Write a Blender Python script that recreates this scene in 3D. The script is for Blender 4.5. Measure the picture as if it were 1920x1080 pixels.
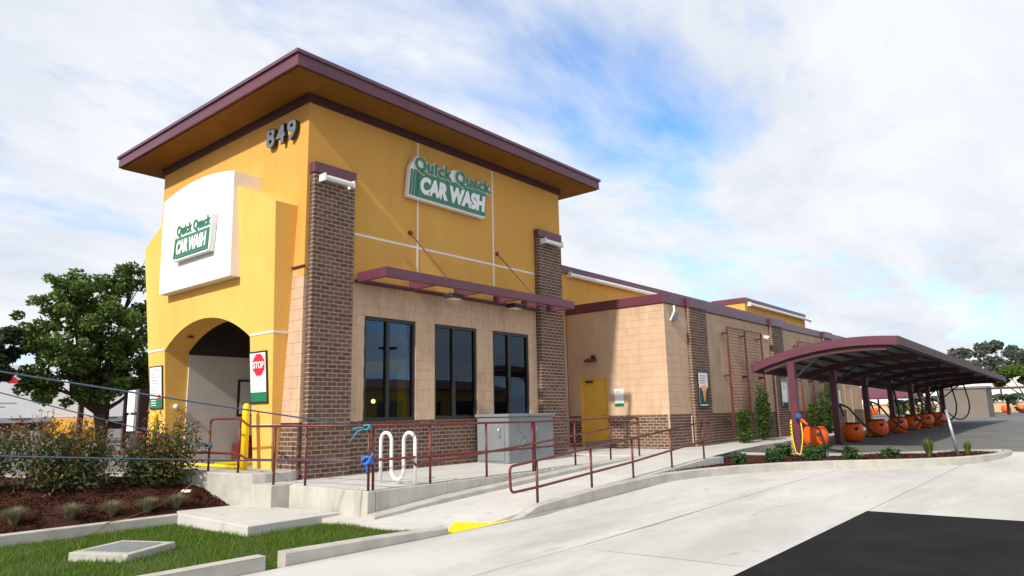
import bpy, math, random
import numpy as np
from mathutils import Vector, Matrix
random.seed(7); RNG = np.random.default_rng(7)
for o in list(bpy.data.objects): bpy.data.objects.remove(o)
sc = bpy.context.scene
COL = sc.collection
# ------------------------------------------------------------------ camera
CAM_LOC = (11.482, -7.528, 1.07)
PITCH, ROLL, YAW = .179226661, -.0207554, .69682772
_f = Vector((-math.sin(YAW)*math.cos(PITCH), math.cos(YAW)*math.cos(PITCH), math.sin(PITCH)))
_r = Vector((math.cos(YAW), math.sin(YAW), 0)); _u = _r.cross(_f)
_rt = math.cos(ROLL)*_r + math.sin(ROLL)*_u; _up = -math.sin(ROLL)*_r + math.cos(ROLL)*_u
cd = bpy.data.cameras.new('camera'); cam = bpy.data.objects.new('camera', cd); COL.objects.link(cam)
M = Matrix(((_rt.x, _up.x, -_f.x), (_rt.y, _up.y, -_f.y), (_rt.z, _up.z, -_f.z)))
cam.matrix_world = Matrix.Translation(CAM_LOC) @ M.to_4x4()
cd.sensor_width = 36; cd.lens = 1314.6/1920*36; cd.clip_start = .05; cd.clip_end = 3000
sc.camera = cam
# ------------------------------------------------------------------ sky and sun
SUN = Vector((.10, -1, .72)).normalized()          # towards the sun
EL = math.asin(SUN.z); AZ = math.atan2(SUN.x, SUN.y)
w = bpy.data.worlds.new('World'); sc.world = w; w.use_nodes = True
nt = w.node_tree; N = nt.nodes; L = nt.links; N.clear()
wo = N.new('ShaderNodeOutputWorld'); bg = N.new('ShaderNodeBackground'); L.new(bg.outputs[0], wo.inputs[0])
sky = N.new('ShaderNodeTexSky'); sky.sky_type = 'NISHITA'; sky.sun_disc = False
sky.sun_elevation = EL; sky.sun_rotation = AZ; sky.air_density = 1.0; sky.dust_density = .6; sky.ozone_density = 3.0
tc = N.new('ShaderNodeTexCoord')
sep = N.new('ShaderNodeSeparateXYZ'); L.new(tc.outputs['Generated'], sep.inputs[0])
def wmath(op, a, b=None):
    m = N.new('ShaderNodeMath'); m.operation = op
    for i, v in enumerate((a, b)):
        if v is None: continue
        if isinstance(v, (int, float)): m.inputs[i].default_value = v
        else: L.new(v, m.inputs[i])
    return m.outputs[0]
den = wmath('ADD', wmath('MAXIMUM', sep.outputs[2], 0.0), .16)
cx = wmath('DIVIDE', sep.outputs[0], den); cy = wmath('DIVIDE', sep.outputs[1], den)
cmb = N.new('ShaderNodeCombineXYZ'); L.new(cx, cmb.inputs[0]); L.new(cy, cmb.inputs[1])
def wnoise(scale, detail, rough, rot, stretch, off):
    mp = N.new('ShaderNodeMapping'); mp.inputs['Rotation'].default_value = (0, 0, rot); mp.inputs['Scale'].default_value = (stretch, 1, 1); mp.inputs['Location'].default_value = off
    L.new(cmb.outputs[0], mp.inputs[0])
    n = N.new('ShaderNodeTexNoise'); n.inputs['Scale'].default_value = scale; n.inputs['Detail'].default_value = detail; n.inputs['Roughness'].default_value = rough; n.inputs['Distortion'].default_value = .35
    L.new(mp.outputs[0], n.inputs['Vector']); return n.outputs[0]
n1 = wnoise(.62, 9, .56, .5, 1.7, (3.587, 1.921, 0)); n2 = wnoise(1.7, 9, .62, .9, 1.6, (0.743, 6.368, 0))
cov = wmath('ADD', wmath('MULTIPLY', n1, .72), wmath('MULTIPLY', n2, .28))
rmp = N.new('ShaderNodeValToRGB'); L.new(cov, rmp.inputs[0])
rmp.color_ramp.elements[0].position = .335; rmp.color_ramp.elements[0].color = (0, 0, 0, 1)
rmp.color_ramp.elements[1].position = .475; rmp.color_ramp.elements[1].color = (1, 1, 1, 1)
n3 = wnoise(1.1, 8, .6, 1.2, 1.8, (8, 2, 0))
crmp = N.new('ShaderNodeValToRGB'); L.new(n3, crmp.inputs[0])
crmp.color_ramp.elements[0].position = .30; crmp.color_ramp.elements[0].color = (6.5, 7.1, 8.1, 1)
crmp.color_ramp.elements[1].position = .62; crmp.color_ramp.elements[1].color = (8.7, 8.9, 9.3, 1)
mx = N.new('ShaderNodeMix'); mx.data_type = 'RGBA'; L.new(rmp.outputs[0], mx.inputs['Factor']); 
bl = N.new('ShaderNodeMix'); bl.data_type = 'RGBA'; bl.blend_type = 'MULTIPLY'; bl.inputs['Factor'].default_value = 1; bl.inputs['B'].default_value = (1.35, 2.0, 2.5, 1)
L.new(sky.outputs[0], bl.inputs['A']); L.new(bl.outputs['Result'], mx.inputs['A']); L.new(crmp.outputs[0], mx.inputs['B'])
L.new(mx.outputs['Result'], bg.inputs[0]); bg.inputs[1].default_value = .1
sd = bpy.data.lights.new('sun', 'SUN'); sd.energy = 4.3; sd.angle = math.radians(1.8); sd.color = (1, .93, .82)
so = bpy.data.objects.new('sun', sd); COL.objects.link(so); so.rotation_euler = (-SUN).to_track_quat('-Z', 'Y').to_euler(); so.location = (0, -20, 30)
sc.view_settings.view_transform = 'Standard'; sc.view_settings.look = 'None'; sc.view_settings.exposure = .12; sc.view_settings.gamma = 1
sc.render.engine = 'CYCLES'; sc.render.resolution_x = 1024; sc.render.resolution_y = 576
# ------------------------------------------------------------------ materials
def rgb(r, g, b):
    c = lambda v: (v/255/12.92 if v/255 <= .04045 else ((v/255+.055)/1.055)**2.4)
    return (c(r), c(g), c(b))
MATS = {}
def mat(name, c1, c2=None, scale=4., rough=.7, metal=0., bump=0., bscale=60., spots=None, island=0., spec=.5, detail=6, coat=0., stretch=(1, 1, 1)):
    """colour varying between c1 and c2 over world position, fine relief, optional per-piece variation"""
    m = bpy.data.materials.new(name); m.use_nodes = True; t = m.node_tree; n = t.nodes; l = t.links
    b = n['Principled BSDF']; b.inputs['Roughness'].default_value = rough; b.inputs['Metallic'].default_value = metal
    b.inputs['Specular IOR Level'].default_value = spec
    if coat: b.inputs['Coat Weight'].default_value = coat
    g = n.new('ShaderNodeNewGeometry'); mp = n.new('ShaderNodeMapping'); mp.inputs['Scale'].default_value = stretch; l.new(g.outputs['Position'], mp.inputs[0])
    c2 = c2 or c1
    no = n.new('ShaderNodeTexNoise'); no.inputs['Scale'].default_value = scale; no.inputs['Detail'].default_value = detail; no.inputs['Roughness'].default_value = .62; l.new(mp.outputs[0], no.inputs['Vector'])
    r = n.new('ShaderNodeMapRange'); r.inputs['From Min'].default_value = .3; r.inputs['From Max'].default_value = .7; l.new(no.outputs[0], r.inputs[0])
    fac = r.outputs[0]
    if island:
        oi = n.new('ShaderNodeObjectInfo'); ad = n.new('ShaderNodeMath'); ad.operation = 'ADD'; l.new(g.outputs['Random Per Island'], ad.inputs[0]); l.new(oi.outputs['Random'], ad.inputs[1])
        wn = n.new('ShaderNodeTexWhiteNoise'); wn.noise_dimensions = '1D'; l.new(ad.outputs[0], wn.inputs['W'])
        mi = n.new('ShaderNodeMix'); mi.inputs[0].default_value = island; l.new(fac, mi.inputs[2]); l.new(wn.outputs[0], mi.inputs[3]); fac = mi.outputs[0]
    cm = n.new('ShaderNodeMix'); cm.data_type = 'RGBA'; cm.inputs['A'].default_value = (*c1, 1); cm.inputs['B'].default_value = (*c2, 1); l.new(fac, cm.inputs['Factor'])
    out = cm.outputs['Result']
    for (sc_, lo, hi, col) in ([] if not spots else spots if isinstance(spots, list) else [spots]):
        s = n.new('ShaderNodeTexNoise'); s.inputs['Scale'].default_value = sc_; s.inputs['Detail'].default_value = 8; s.inputs['Roughness'].default_value = .7; l.new(mp.outputs[0], s.inputs['Vector'])
        sr = n.new('ShaderNodeMapRange'); sr.inputs['From Min'].default_value = lo; sr.inputs['From Max'].default_value = hi; l.new(s.outputs[0], sr.inputs[0])
        sm = n.new('ShaderNodeMix'); sm.data_type = 'RGBA'; l.new(sr.outputs[0], sm.inputs['Factor']); l.new(out, sm.inputs['A']); sm.inputs['B'].default_value = (*col, 1); out = sm.outputs['Result']
    l.new(out, b.inputs['Base Color'])
    if bump:
        bn = n.new('ShaderNodeTexNoise'); bn.inputs['Scale'].default_value = bscale; bn.inputs['Detail'].default_value = 5; l.new(g.outputs['Position'], bn.inputs['Vector'])
        bu = n.new('ShaderNodeBump'); bu.inputs['Strength'].default_value = bump; bu.inputs['Distance'].default_value = .01; l.new(bn.outputs[0], bu.inputs['Height']); l.new(bu.outputs[0], b.inputs['Normal'])
    MATS[name] = m; return m
mat('concrete', (.46, .445, .41), (.60, .58, .54), 1.3, .85, bump=.25, bscale=90, spots=(3.2, .58, .75, (.36, .34, .30)), island=.25)
mat('lot_concrete', (.42, .405, .375), (.60, .58, .545), .55, .85, bump=.3, bscale=80, spots=[(.9, .5, .78, (.36, .345, .31)), (3.4, .62, .72, (.30, .285, .26)), (9., .68, .74, (.17, .16, .15)), (.35, .52, .7, (.44, .42, .385))], island=.22, stretch=(1, .3, 1), detail=11)
mat('concrete_wall', (.40, .375, .33), (.56, .53, .48), 1.8, .85, bump=.3, bscale=50, spots=(2.2, .52, .72, (.33, .30, .25)), stretch=(1, 1, .35))
mat('concrete_old', (.36, .34, .30), (.5, .475, .43), 3, .9, bump=.3, bscale=70)
mat('joint_dirt', (.10, .09, .08), (.16, .15, .13), 8, .95)
mat('asphalt', (.12, .117, .113), (.18, .175, .168), .8, .92, bump=.5, bscale=160, spec=.3)
mat('asphalt_new', (.010, .0096, .0096), (.020, .019, .019), 1.5, .95, bump=.8, bscale=120, spec=.12)
mat('stucco_yellow', rgb(206, 154, 76), rgb(216, 165, 86), .9, .9, bump=.55, bscale=75, spec=.2, spots=(1.6, .55, .9, rgb(192, 140, 68)), stretch=(1, 1, .3), detail=9)
mat('stucco_light', rgb(234, 180, 92), rgb(244, 194, 106), .9, .9, bump=.5, bscale=75, spec=.2, spots=(1.6, .55, .85, rgb(226, 170, 88)), stretch=(1, 1, .3), detail=9)
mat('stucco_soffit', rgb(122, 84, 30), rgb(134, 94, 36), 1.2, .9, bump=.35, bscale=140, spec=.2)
mat('stucco_white', (.80, .79, .76), (.86, .85, .82), 2, .9, bump=.25, bscale=140, spec=.2)
mat('purple_metal', rgb(92, 48, 62), rgb(104, 56, 70), 1.5, .38, spec=.5, spots=(3, .6, .8, rgb(98, 50, 60)))
mat('canopy_shaded', rgb(84, 40, 54), rgb(94, 46, 60), 1.5, .45)  # post purple, darkened so the colour carries shade under the roof
mat('purple_dark', rgb(66, 34, 38), rgb(74, 38, 44), 2, .6)
mat('roof_metal', rgb(96, 66, 84), rgb(108, 76, 92), 2, .5)
mat('red_paint', rgb(90, 32, 28), rgb(108, 42, 34), 6, .45, spec=.5)
mat('brick', rgb(76, 54, 46), rgb(116, 90, 78), 14, .88, bump=.5, bscale=110, island=.6, spec=.3)
mat('mortar', rgb(166, 148, 131), rgb(184, 166, 147), 20, .95)
mat('block', rgb(192, 160, 132), rgb(208, 180, 152), 3.5, .92, bump=.7, bscale=45, island=.18, spec=.25, spots=(1.3, .52, .85, rgb(160, 130, 104)), stretch=(1, 1, .45))
mat('block_joint', rgb(190, 160, 134), rgb(202, 174, 148), 9, .95)
mat('white_reveal', (.72, .70, .66), (.78, .76, .72), 4, .5)
mat('white_paint', (.74, .73, .71), (.82, .81, .79), 4, .4)
mat('white_plastic', (.78, .78, .76), (.84, .84, .82), 2, .35)
mat('grey_metal', rgb(118, 123, 126), rgb(130, 135, 138), 3, .45, metal=.0)
mat('galvanised', rgb(150, 156, 160), rgb(176, 182, 186), 12, .4, metal=.6)
mat('black_frame', (.012, .011, .011), (.02, .018, .018), 3, .4)
mat('dark_metal', rgb(44, 36, 44), rgb(58, 48, 56), 3, .5)
mat('black_rubber', (.012, .012, .013), (.02, .02, .02), 6, .55)
mat('yellow_paint', rgb(250, 206, 0), rgb(255, 216, 20), 5, .5)
mat('car_orange', rgb(200, 140, 20), rgb(210, 150, 24), 2, .35, coat=.5)
mat('yellow_door', rgb(224, 174, 64), rgb(232, 182, 72), 4, .5)
mat('tan_door', rgb(188, 148, 84), rgb(200, 160, 96), 6, .6)
mat('orange_plastic', rgb(236, 88, 14), rgb(246, 104, 22), 6, .45)
mat('green_sign', rgb(0, 112, 70), rgb(6, 120, 76), 3, .35, coat=.3)
mat('sign_white', (.82, .82, .82), (.86, .86, .86), 3, .35)
mat('sign_red', rgb(214, 20, 34), rgb(222, 28, 40), 3, .4)
mat('print_grey', (.30, .30, .31), None, 3, .5)
mat('print_peach', rgb(240, 170, 120), rgb(244, 180, 130), 6, .5)
mat('print_orange', rgb(236, 120, 20), rgb(246, 180, 40), 12, .5)
mat('print_teal', rgb(16, 60, 66), rgb(24, 76, 80), 8, .5)
mat('digit_grey', rgb(108, 116, 122), rgb(122, 128, 134), 4, .4, metal=.3)
mat('mulch', rgb(40, 22, 16), rgb(76, 42, 30), 26, .95, bump=1., bscale=45, detail=10, spec=.2)
mat('mulch_chip', rgb(36, 20, 14), rgb(98, 56, 38), 8, .95, island=.9, spec=.2)
mat('soil', rgb(60, 44, 32), rgb(80, 60, 44), 8, .95)
mat('lawn_soil', rgb(44, 62, 18), rgb(64, 84, 26), 9, .95, bump=.6, bscale=60)
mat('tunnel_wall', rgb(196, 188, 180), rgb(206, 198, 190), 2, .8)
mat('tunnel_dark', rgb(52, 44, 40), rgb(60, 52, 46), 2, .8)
mat('blue_brush', rgb(30, 66, 130), rgb(50, 96, 160), 20, .8)
mat('blue_rope', rgb(66, 82, 106), rgb(92, 106, 130), 30, .7)
mat('bright_rope', rgb(40, 92, 176), rgb(70, 124, 204), 30, .7)
mat('teal_rope', rgb(30, 130, 160), rgb(60, 160, 186), 30, .6)
mat('tan_rope', rgb(112, 90, 52), rgb(134, 108, 66), 20, .8)
mat('bark', rgb(54, 42, 34), rgb(82, 66, 54), 14, .95, bump=.8, bscale=40)
mat('trailer_white', rgb(200, 204, 208), rgb(216, 218, 220), 1, .4)
mat('trailer_red', rgb(176, 30, 40), rgb(190, 36, 44), 1, .5)
mat('far_tan', rgb(190, 160, 128), rgb(200, 172, 140), .8, .9)
mat('far_grey_shaded', rgb(112, 104, 96), rgb(126, 116, 108), .8, .9)  # enclosure block colour, made darker to stand in for shade on it
mat('far_white', rgb(226, 224, 220), rgb(236, 234, 230), .6, .8)
mat('steel_wheel', rgb(160, 162, 166), None, 3, .35, metal=.7)
def leafmat(name, c1, c2, c3=None, trans=.35, patch=None):
    m = bpy.data.materials.new(name); m.use_nodes = True; t = m.node_tree; n = t.nodes; l = t.links; b = n['Principled BSDF']
    g = n.new('ShaderNodeNewGeometry'); r = n.new('ShaderNodeValToRGB'); l.new(g.outputs['Random Per Island'], r.inputs[0])
    r.color_ramp.elements[0].color = (*c1, 1); r.color_ramp.elements[1].color = (*c2, 1)
    if c3: e = r.color_ramp.elements.new(.82); e.color = (*c2, 1); r.color_ramp.elements[-1].color = (*c3, 1)
    col = r.outputs[0]
    if patch:
        pn = n.new('ShaderNodeTexNoise'); pn.inputs['Scale'].default_value = 1.3; pn.inputs['Detail'].default_value = 7; l.new(g.outputs['Position'], pn.inputs['Vector'])
        pr = n.new('ShaderNodeMapRange'); pr.inputs['From Min'].default_value = .48; pr.inputs['From Max'].default_value = .72; l.new(pn.outputs[0], pr.inputs[0])
        pm = n.new('ShaderNodeMix'); pm.data_type = 'RGBA'; l.new(pr.outputs[0], pm.inputs['Factor']); l.new(col, pm.inputs['A']); pm.inputs['B'].default_value = (*patch, 1); col = pm.outputs['Result']
    l.new(col, b.inputs['Base Color']); b.inputs['Roughness'].default_value = .5; b.inputs['Specular IOR Level'].default_value = .35
    tr = n.new('ShaderNodeBsdfTranslucent'); l.new(r.outputs[0], tr.inputs[0]); ms = n.new('ShaderNodeMixShader'); ms.inputs[0].default_value = trans
    l.new(b.outputs[0], ms.inputs[1]); l.new(tr.outputs[0], ms.inputs[2]); l.new(ms.outputs[0], n['Material Output'].inputs[0]); MATS[name] = m
leafmat('leaf_tree', (.042, .09, .018), (.18, .28, .055))
leafmat('leaf_dark', (.018, .036, .016), (.06, .095, .04))
leafmat('leaf_euc', (.07, .09, .075), (.16, .18, .13))
leafmat('leaf_bright', (.05, .11, .015), (.14, .22, .03))
leafmat('leaf_shrub', (.04, .07, .02), (.15, .17, .05), (.28, .13, .06))
leafmat('leaf_plant', (.02, .06, .018), (.07, .15, .035))
leafmat('leaf_wall', (.025, .065, .012), (.10, .18, .03))
leafmat('blade_green', (.04, .10, .006), (.15, .25, .016), patch=(.15, .17, .03))
leafmat('blade_straw', (.14, .14, .07), (.36, .33, .20))
leafmat('blade_yucca', (.05, .10, .015), (.22, .27, .05))
def glass(name, tint, refl):
    m = bpy.data.materials.new(name); m.use_nodes = True; t = m.node_tree; n = t.nodes; l = t.links; n.remove(n['Principled BSDF'])
    gl = n.new('ShaderNodeBsdfGlossy'); gl.inputs['Roughness'].default_value = .0; gl.inputs['Color'].default_value = (.45, .60, .78, 1)
    tp = n.new('ShaderNodeBsdfTransparent'); tp.inputs[0].default_value = (*tint, 1)
    wb_ = n.new('ShaderNodeTexNoise'); wb_.inputs['Scale'].default_value = 1.1; gg = n.new('ShaderNodeNewGeometry'); l.new(gg.outputs['Position'], wb_.inputs['Vector']); wu = n.new('ShaderNodeBump'); wu.inputs['Strength'].default_value = .06; wu.inputs['Distance'].default_value = .02; l.new(wb_.outputs[0], wu.inputs['Height']); l.new(wu.outputs[0], gl.inputs['Normal'])
    fr = n.new('ShaderNodeFresnel'); fr.inputs['IOR'].default_value = 1.5; ad = n.new('ShaderNodeMath'); ad.operation = 'ADD'; ad.inputs[1].default_value = refl; l.new(fr.outputs[0], ad.inputs[0])
    ms = n.new('ShaderNodeMixShader'); l.new(ad.outputs[0], ms.inputs[0]); l.new(tp.outputs[0], ms.inputs[1]); l.new(gl.outputs[0], ms.inputs[2]); l.new(ms.outputs[0], n['Material Output'].inputs[0]); MATS[name] = m
glass('glass', (.5, .55, .56), .03)
def emit(name, c, s):
    m = bpy.data.materials.new(name); m.use_nodes = True; b = m.node_tree.nodes['Principled BSDF']; b.inputs['Emission Color'].default_value = (*c, 1); b.inputs['Emission Strength'].default_value = s; b.inputs['Base Color'].default_value = (*c, 1); MATS[name] = m
emit('lamp_glow', (1, .62, .2), 9.0)
# ------------------------------------------------------------------ mesh helpers
class MB:
    def __init__(s): s.v = []; s.f = []
    def poly(s, pts):
        k = len(s.v); s.v += [tuple(p) for p in pts]; s.f.append(tuple(range(k, k+len(pts)))); return s
    def box(s, x0, x1, y0, y1, z0, z1):
        k = len(s.v); s.v += [(x0, y0, z0), (x1, y0, z0), (x1, y1, z0), (x0, y1, z0), (x0, y0, z1), (x1, y0, z1), (x1, y1, z1), (x0, y1, z1)]
        s.f += [(k, k+3, k+2, k+1), (k+4, k+5, k+6, k+7), (k, k+1, k+5, k+4), (k+1, k+2, k+6, k+5), (k+2, k+3, k+7, k+6), (k+3, k, k+4, k+7)]; return s
    def hexa(s, bot, top):
        n = len(bot); k = len(s.v); s.v += [tuple(p) for p in bot] + [tuple(p) for p in top]
        s.f.append(tuple(k+i for i in reversed(range(n)))); s.f.append(tuple(k+n+i for i in range(n)))
        for i in range(n): j = (i+1) % n; s.f.append((k+i, k+j, k+n+j, k+n+i))
        return s
    def prism(s, pts, ext):
        e = Vector(ext); return s.hexa(pts, [tuple(Vector(p)+e) for p in pts])
    def tube(s, path, r, seg=8, cap=True, r2=None):
        P = [Vector(p) for p in path]; n = len(P); k0 = len(s.v); rs = [r + ((r2 if r2 is not None else r)-r)*i/max(1, n-1) for i in range(n)]
        t0 = (P[1]-P[0]).normalized(); a = Vector((0, 0, 1)) if abs(t0.z) < .9 else Vector((1, 0, 0)); nx = t0.cross(a).normalized()
        for i in range(n):
            t = ((P[min(i+1, n-1)]-P[i]).normalized() + (P[i]-P[max(i-1, 0)]).normalized()); t = t.normalized() if t.length > 1e-6 else t0
            nx = (nx - t*nx.dot(t)); nx = nx.normalized() if nx.length > 1e-6 else t.orthogonal().normalized(); ny = t.cross(nx)
            for j in range(seg): q = 2*math.pi*j/seg; s.v.append(tuple(P[i] + nx*math.cos(q)*rs[i] + ny*math.sin(q)*rs[i]))
        for i in range(n-1):
            for j in range(seg): j2 = (j+1) % seg; s.f.append((k0+i*seg+j, k0+i*seg+j2, k0+(i+1)*seg+j2, k0+(i+1)*seg+j))
        if cap: s.f.append(tuple(k0+j for j in reversed(range(seg)))); s.f.append(tuple(k0+(n-1)*seg+j for j in range(seg)))
        return s
    def lathe(s, prof, c, seg=20):
        k0 = len(s.v); n = len(prof)
        for r, z in prof:
            for j in range(seg): q = 2*math.pi*j/seg; s.v.append((c[0]+r*math.cos(q), c[1]+r*math.sin(q), c[2]+z))
        for i in range(n-1):
            for j in range(seg): j2 = (j+1) % seg; s.f.append((k0+i*seg+j, k0+i*seg+j2, k0+(i+1)*seg+j2, k0+(i+1)*seg+j))
        s.f.append(tuple(k0+j for j in reversed(range(seg)))); s.f.append(tuple(k0+(n-1)*seg+j for j in range(seg))); return s
    def bbox(s): a = np.array(s.v); return a.min(0), a.max(0)
def tag(o, label=None, cat=None, group=None, kind=None):
    if label: o['label'] = label
    if cat: o['category'] = cat
    if group: o['group'] = group
    if kind: o['kind'] = kind
    return o
def wloc(o): return o.location + (wloc(o.parent) if o.parent else Vector((0, 0, 0)))
def thing(name, loc, label, cat, group=None):
    o = bpy.data.objects.new(name, None); COL.objects.link(o); o.location = loc; o.empty_display_size = .2; return tag(o, label, cat, group)
def obj(name, mb, m, parent=None, label=None, cat=None, group=None, kind=None, smooth=False, bevel=0, origin=None, mesh=None):
    if mesh is None:
        if origin is None:
            a, b = mb.bbox(); origin = ((a[0]+b[0])/2, (a[1]+b[1])/2, a[2])
        me = bpy.data.meshes.new(name); o3 = np.array(origin)
        me.from_pydata([tuple(np.array(p)-o3) for p in mb.v], [], mb.f); me.update()
        me.materials.append(MATS[m] if isinstance(m, str) else m)
        if smooth: me.polygons.foreach_set('use_smooth', [True]*len(me.polygons))
    else: me = mesh
    o = bpy.data.objects.new(name, me); COL.objects.link(o)
    o.location = Vector(origin)
    if parent: o.parent = parent; o.location = Vector(origin) - wloc(parent)
    if bevel:
        bv = o.modifiers.new('bevel', 'BEVEL'); bv.width = bevel; bv.segments = 2; bv.limit_method = 'ANGLE'
    return tag(o, label, cat, group, kind)
def npmesh(name, V, F, m, parent=None, origin=(0, 0, 0), **k):
    me = bpy.data.meshes.new(name); V = np.asarray(V, float)-np.array(origin); F = np.asarray(F)
    me.vertices.add(len(V)); me.vertices.foreach_set('co', V.ravel()); nl = F.shape[1]
    me.loops.add(F.size); me.loops.foreach_set('vertex_index', F.ravel().astype(np.int32))
    me.polygons.add(len(F)); me.polygons.foreach_set('loop_start', np.arange(len(F), dtype=np.int32)*nl)
    me.update(calc_edges=True); me.validate(); me.materials.append(MATS[m])
    return obj(name, None, None, parent, origin=origin, mesh=me, **k)
def sub(poly_fn, n): return [poly_fn(i/n) for i in range(n+1)]
def arc_pts(x0, x1, z0, rise, n=24):
    c = (x0+x1)/2; h = abs(x1-x0)/2; R = (h*h+rise*rise)/(2*rise); zc = z0+rise-R
    return [(x, zc+math.sqrt(max(0, R*R-(x-c)**2))) for x in np.linspace(x0, x1, n)]
# lettering: built-in font, turned into a mesh and fitted to a rectangle on a wall
def text_verts(txt, shear=0, offset=0, spacing=1.0, bold_y=0):
    cu = bpy.data.curves.new('t', 'FONT'); cu.body = txt; cu.shear = shear; cu.offset = offset; cu.space_character = spacing; cu.fill_mode = 'FRONT'; cu.resolution_u = 4
    o = bpy.data.objects.new('t', cu); COL.objects.link(o); dg = bpy.context.evaluated_depsgraph_get(); me = o.evaluated_get(dg).to_mesh()
    V = np.array([v.co[:2] for v in me.vertices]); F = [tuple(p.vertices) for p in me.polygons]
    o.evaluated_get(dg).to_mesh_clear(); bpy.data.objects.remove(o); bpy.data.curves.remove(cu); return V, F
def text_obj(name, txt, m, parent, origin, uax, vax, w, h, ext, **k):
    """origin = lower left corner in the world, uax/vax unit axes, ext = extrusion depth along the outward normal"""
    V, F = text_verts(txt, **{q: k.pop(q) for q in ('shear', 'offset', 'spacing') if q in k})
    a, b = V.min(0), V.max(0); V = (V-a)/(b-a)*np.array([w, h]); u = np.array(uax); v = np.array(vax); nn = np.cross(u, v)
    P = np.array(origin) + V[:, :1]*u + V[:, 1:]*v; mb = MB(); n = len(P); mb.v = [tuple(p+nn*ext) for p in P]; mb.f = [f for f in F]
    cnt = {}
    for f in F:
        for i in range(len(f)):
            e = (f[i], f[(i+1) % len(f)]); cnt[e] = 1
    mb.v += [tuple(p) for p in P]
    for (i, j) in cnt:
        if (j, i) not in cnt: mb.f.append((j, i, i+n, j+n))
    return obj(name, mb, m, parent, **k)
# ------------------------------------------------------------------ levels
def G(y): return float(np.interp(y, [-50, 1, 5.25, 12.9, 17.4, 21.3, 24.8, 28, 35, 60, 200], [-.42, -.42, -.25, -.226, -.06, .025, .11, .155, .2, .25, .3]))
def GF(y): return float(np.interp(y, [-60, -8, 12, 15.3], [-.90, -.44, -.25, -.137]))
def G2(x, y): t_ = min(1, max(0, (x-4.76)/3.4)); return G(y)*(1-t_)+GF(y)*t_           # the lot, level across away from the building
def RZ(y): return float(np.interp(y, [-1.2, 0, 7.15, 8], [-.425, -.36, .045, .045]))      # ramp
def lane_edge(y): return float(np.interp(y, [-30, -5.6, -1.0], [-43, -8., -1.4]))            # x of the drive lane's near kerb
DECKX = 2.72
# ------------------------------------------------------------------ setting
def struct(name, mb, m, **k): return obj(name, mb, m, kind='structure', origin=(0, 0, 0), **k)
mb = MB(); mb.poly([(-900, -900, -.75), (900, -900, -.75), (900, 900, -.75), (-900, 900, -.75)]); struct('ground', mb, 'soil')
# concrete lot: base sheet plus cast slabs with open joints
mb = MB(); ys = [-40, -8, 1, 5.25, 12.9, 17.4, 21.3, 24.8, 28, 35, 60, 160]
for a, b in zip(ys[:-1], ys[1:]): mb.poly([(4.7, a, min(G(a), GF(a) if a < 15 else 9)-.05), (90, a, min(G(a), GF(a) if a < 15 else 9)-.05), (90, b, min(G(b), GF(b) if b < 15 else 9)-.05), (4.7, b, min(G(b), GF(b) if b < 15 else 9)-.05)])
lot = struct('parking_lot', mb, 'joint_dirt')
XS = [4.76, 6.72, 8.72, 11.9, 15.5, 20, 26]; YS = [-26, -18, -12.5, -8.2, -4.6, -.86, 3.3, 7.6, 12.2, 15.3]
slabmesh = 0
def slab_poly(x0, x1, y0, y1):
    g = .006; cy = [y0+g] + [c for c in (-8, 1, 3, 5.25, 9, 12) if y0+.1 < c < y1-.1] + [y1-g]; cx_ = [x0+g] + [c for c in (5.6, 7.4, 8.16) if x0+.1 < c < x1-.1] + [x1-g]; m_ = MB()
    m_.v = [(x, y, G2(x, y)) for y in cy for x in cx_]; n_ = len(cx_)
    m_.f = [(j*n_+i, j*n_+i+1, (j+1)*n_+i+1, (j+1)*n_+i) for j in range(len(cy)-1) for i in range(n_-1)]
    for (a, b) in (((x0+g, y0+g), (x1-g, y0+g)), ((x0+g, y1-g), (x0+g, y0+g)), ((x1-g, y0+g), (x1-g, y1-g)), ((x1-g, y1-g), (x0+g, y1-g))): m_.poly([(*a, G2(*a)-.03), (*b, G2(*b)-.03), (*b, G2(*b)), (*a, G2(*a))])
    return m_
for i in range(len(XS)-1):
    for j in range(len(YS)-1):
        if XS[i] >= 8.7 and YS[j+1] <= 3.31: continue
        obj('concrete_slab', slab_poly(XS[i], XS[i+1], YS[j], YS[j+1]), 'lot_concrete', lot)
mb = MB(); mb.poly([(8.72, -40, GF(-40)+.003), (60, -40, GF(-40)+.003), (60, -8, GF(-8)+.003), (8.72, -8, GF(-8)+.003)]); mb.poly([(8.72, -8, GF(-8)+.003), (60, -8, GF(-8)+.003), (60, 3.3, GF(3.3)+.003), (8.72, 3.3, GF(3.3)+.003)])
struct('asphalt_road', mb, 'asphalt_new')
mb = MB(); yy = [15.3, 17.4, 21.3, 24.8, 28, 35, 60, 160]
for a, b in zip(yy[:-1], yy[1:]): mb.poly([(3.3, a, G(a)+.004), (90, a, G(a)+.004), (90, b, G(b)+.004), (3.3, b, G(b)+.004)])
mb.poly([(3.3, 11.5, G(11.5)+.004), (6.0, 11.5, G(11.5)+.004), (9.3, 15.3, G(15.3)+.004), (3.3, 15.3, G(15.3)+.004)])
struct('vacuum_lot', mb, 'asphalt')
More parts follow.
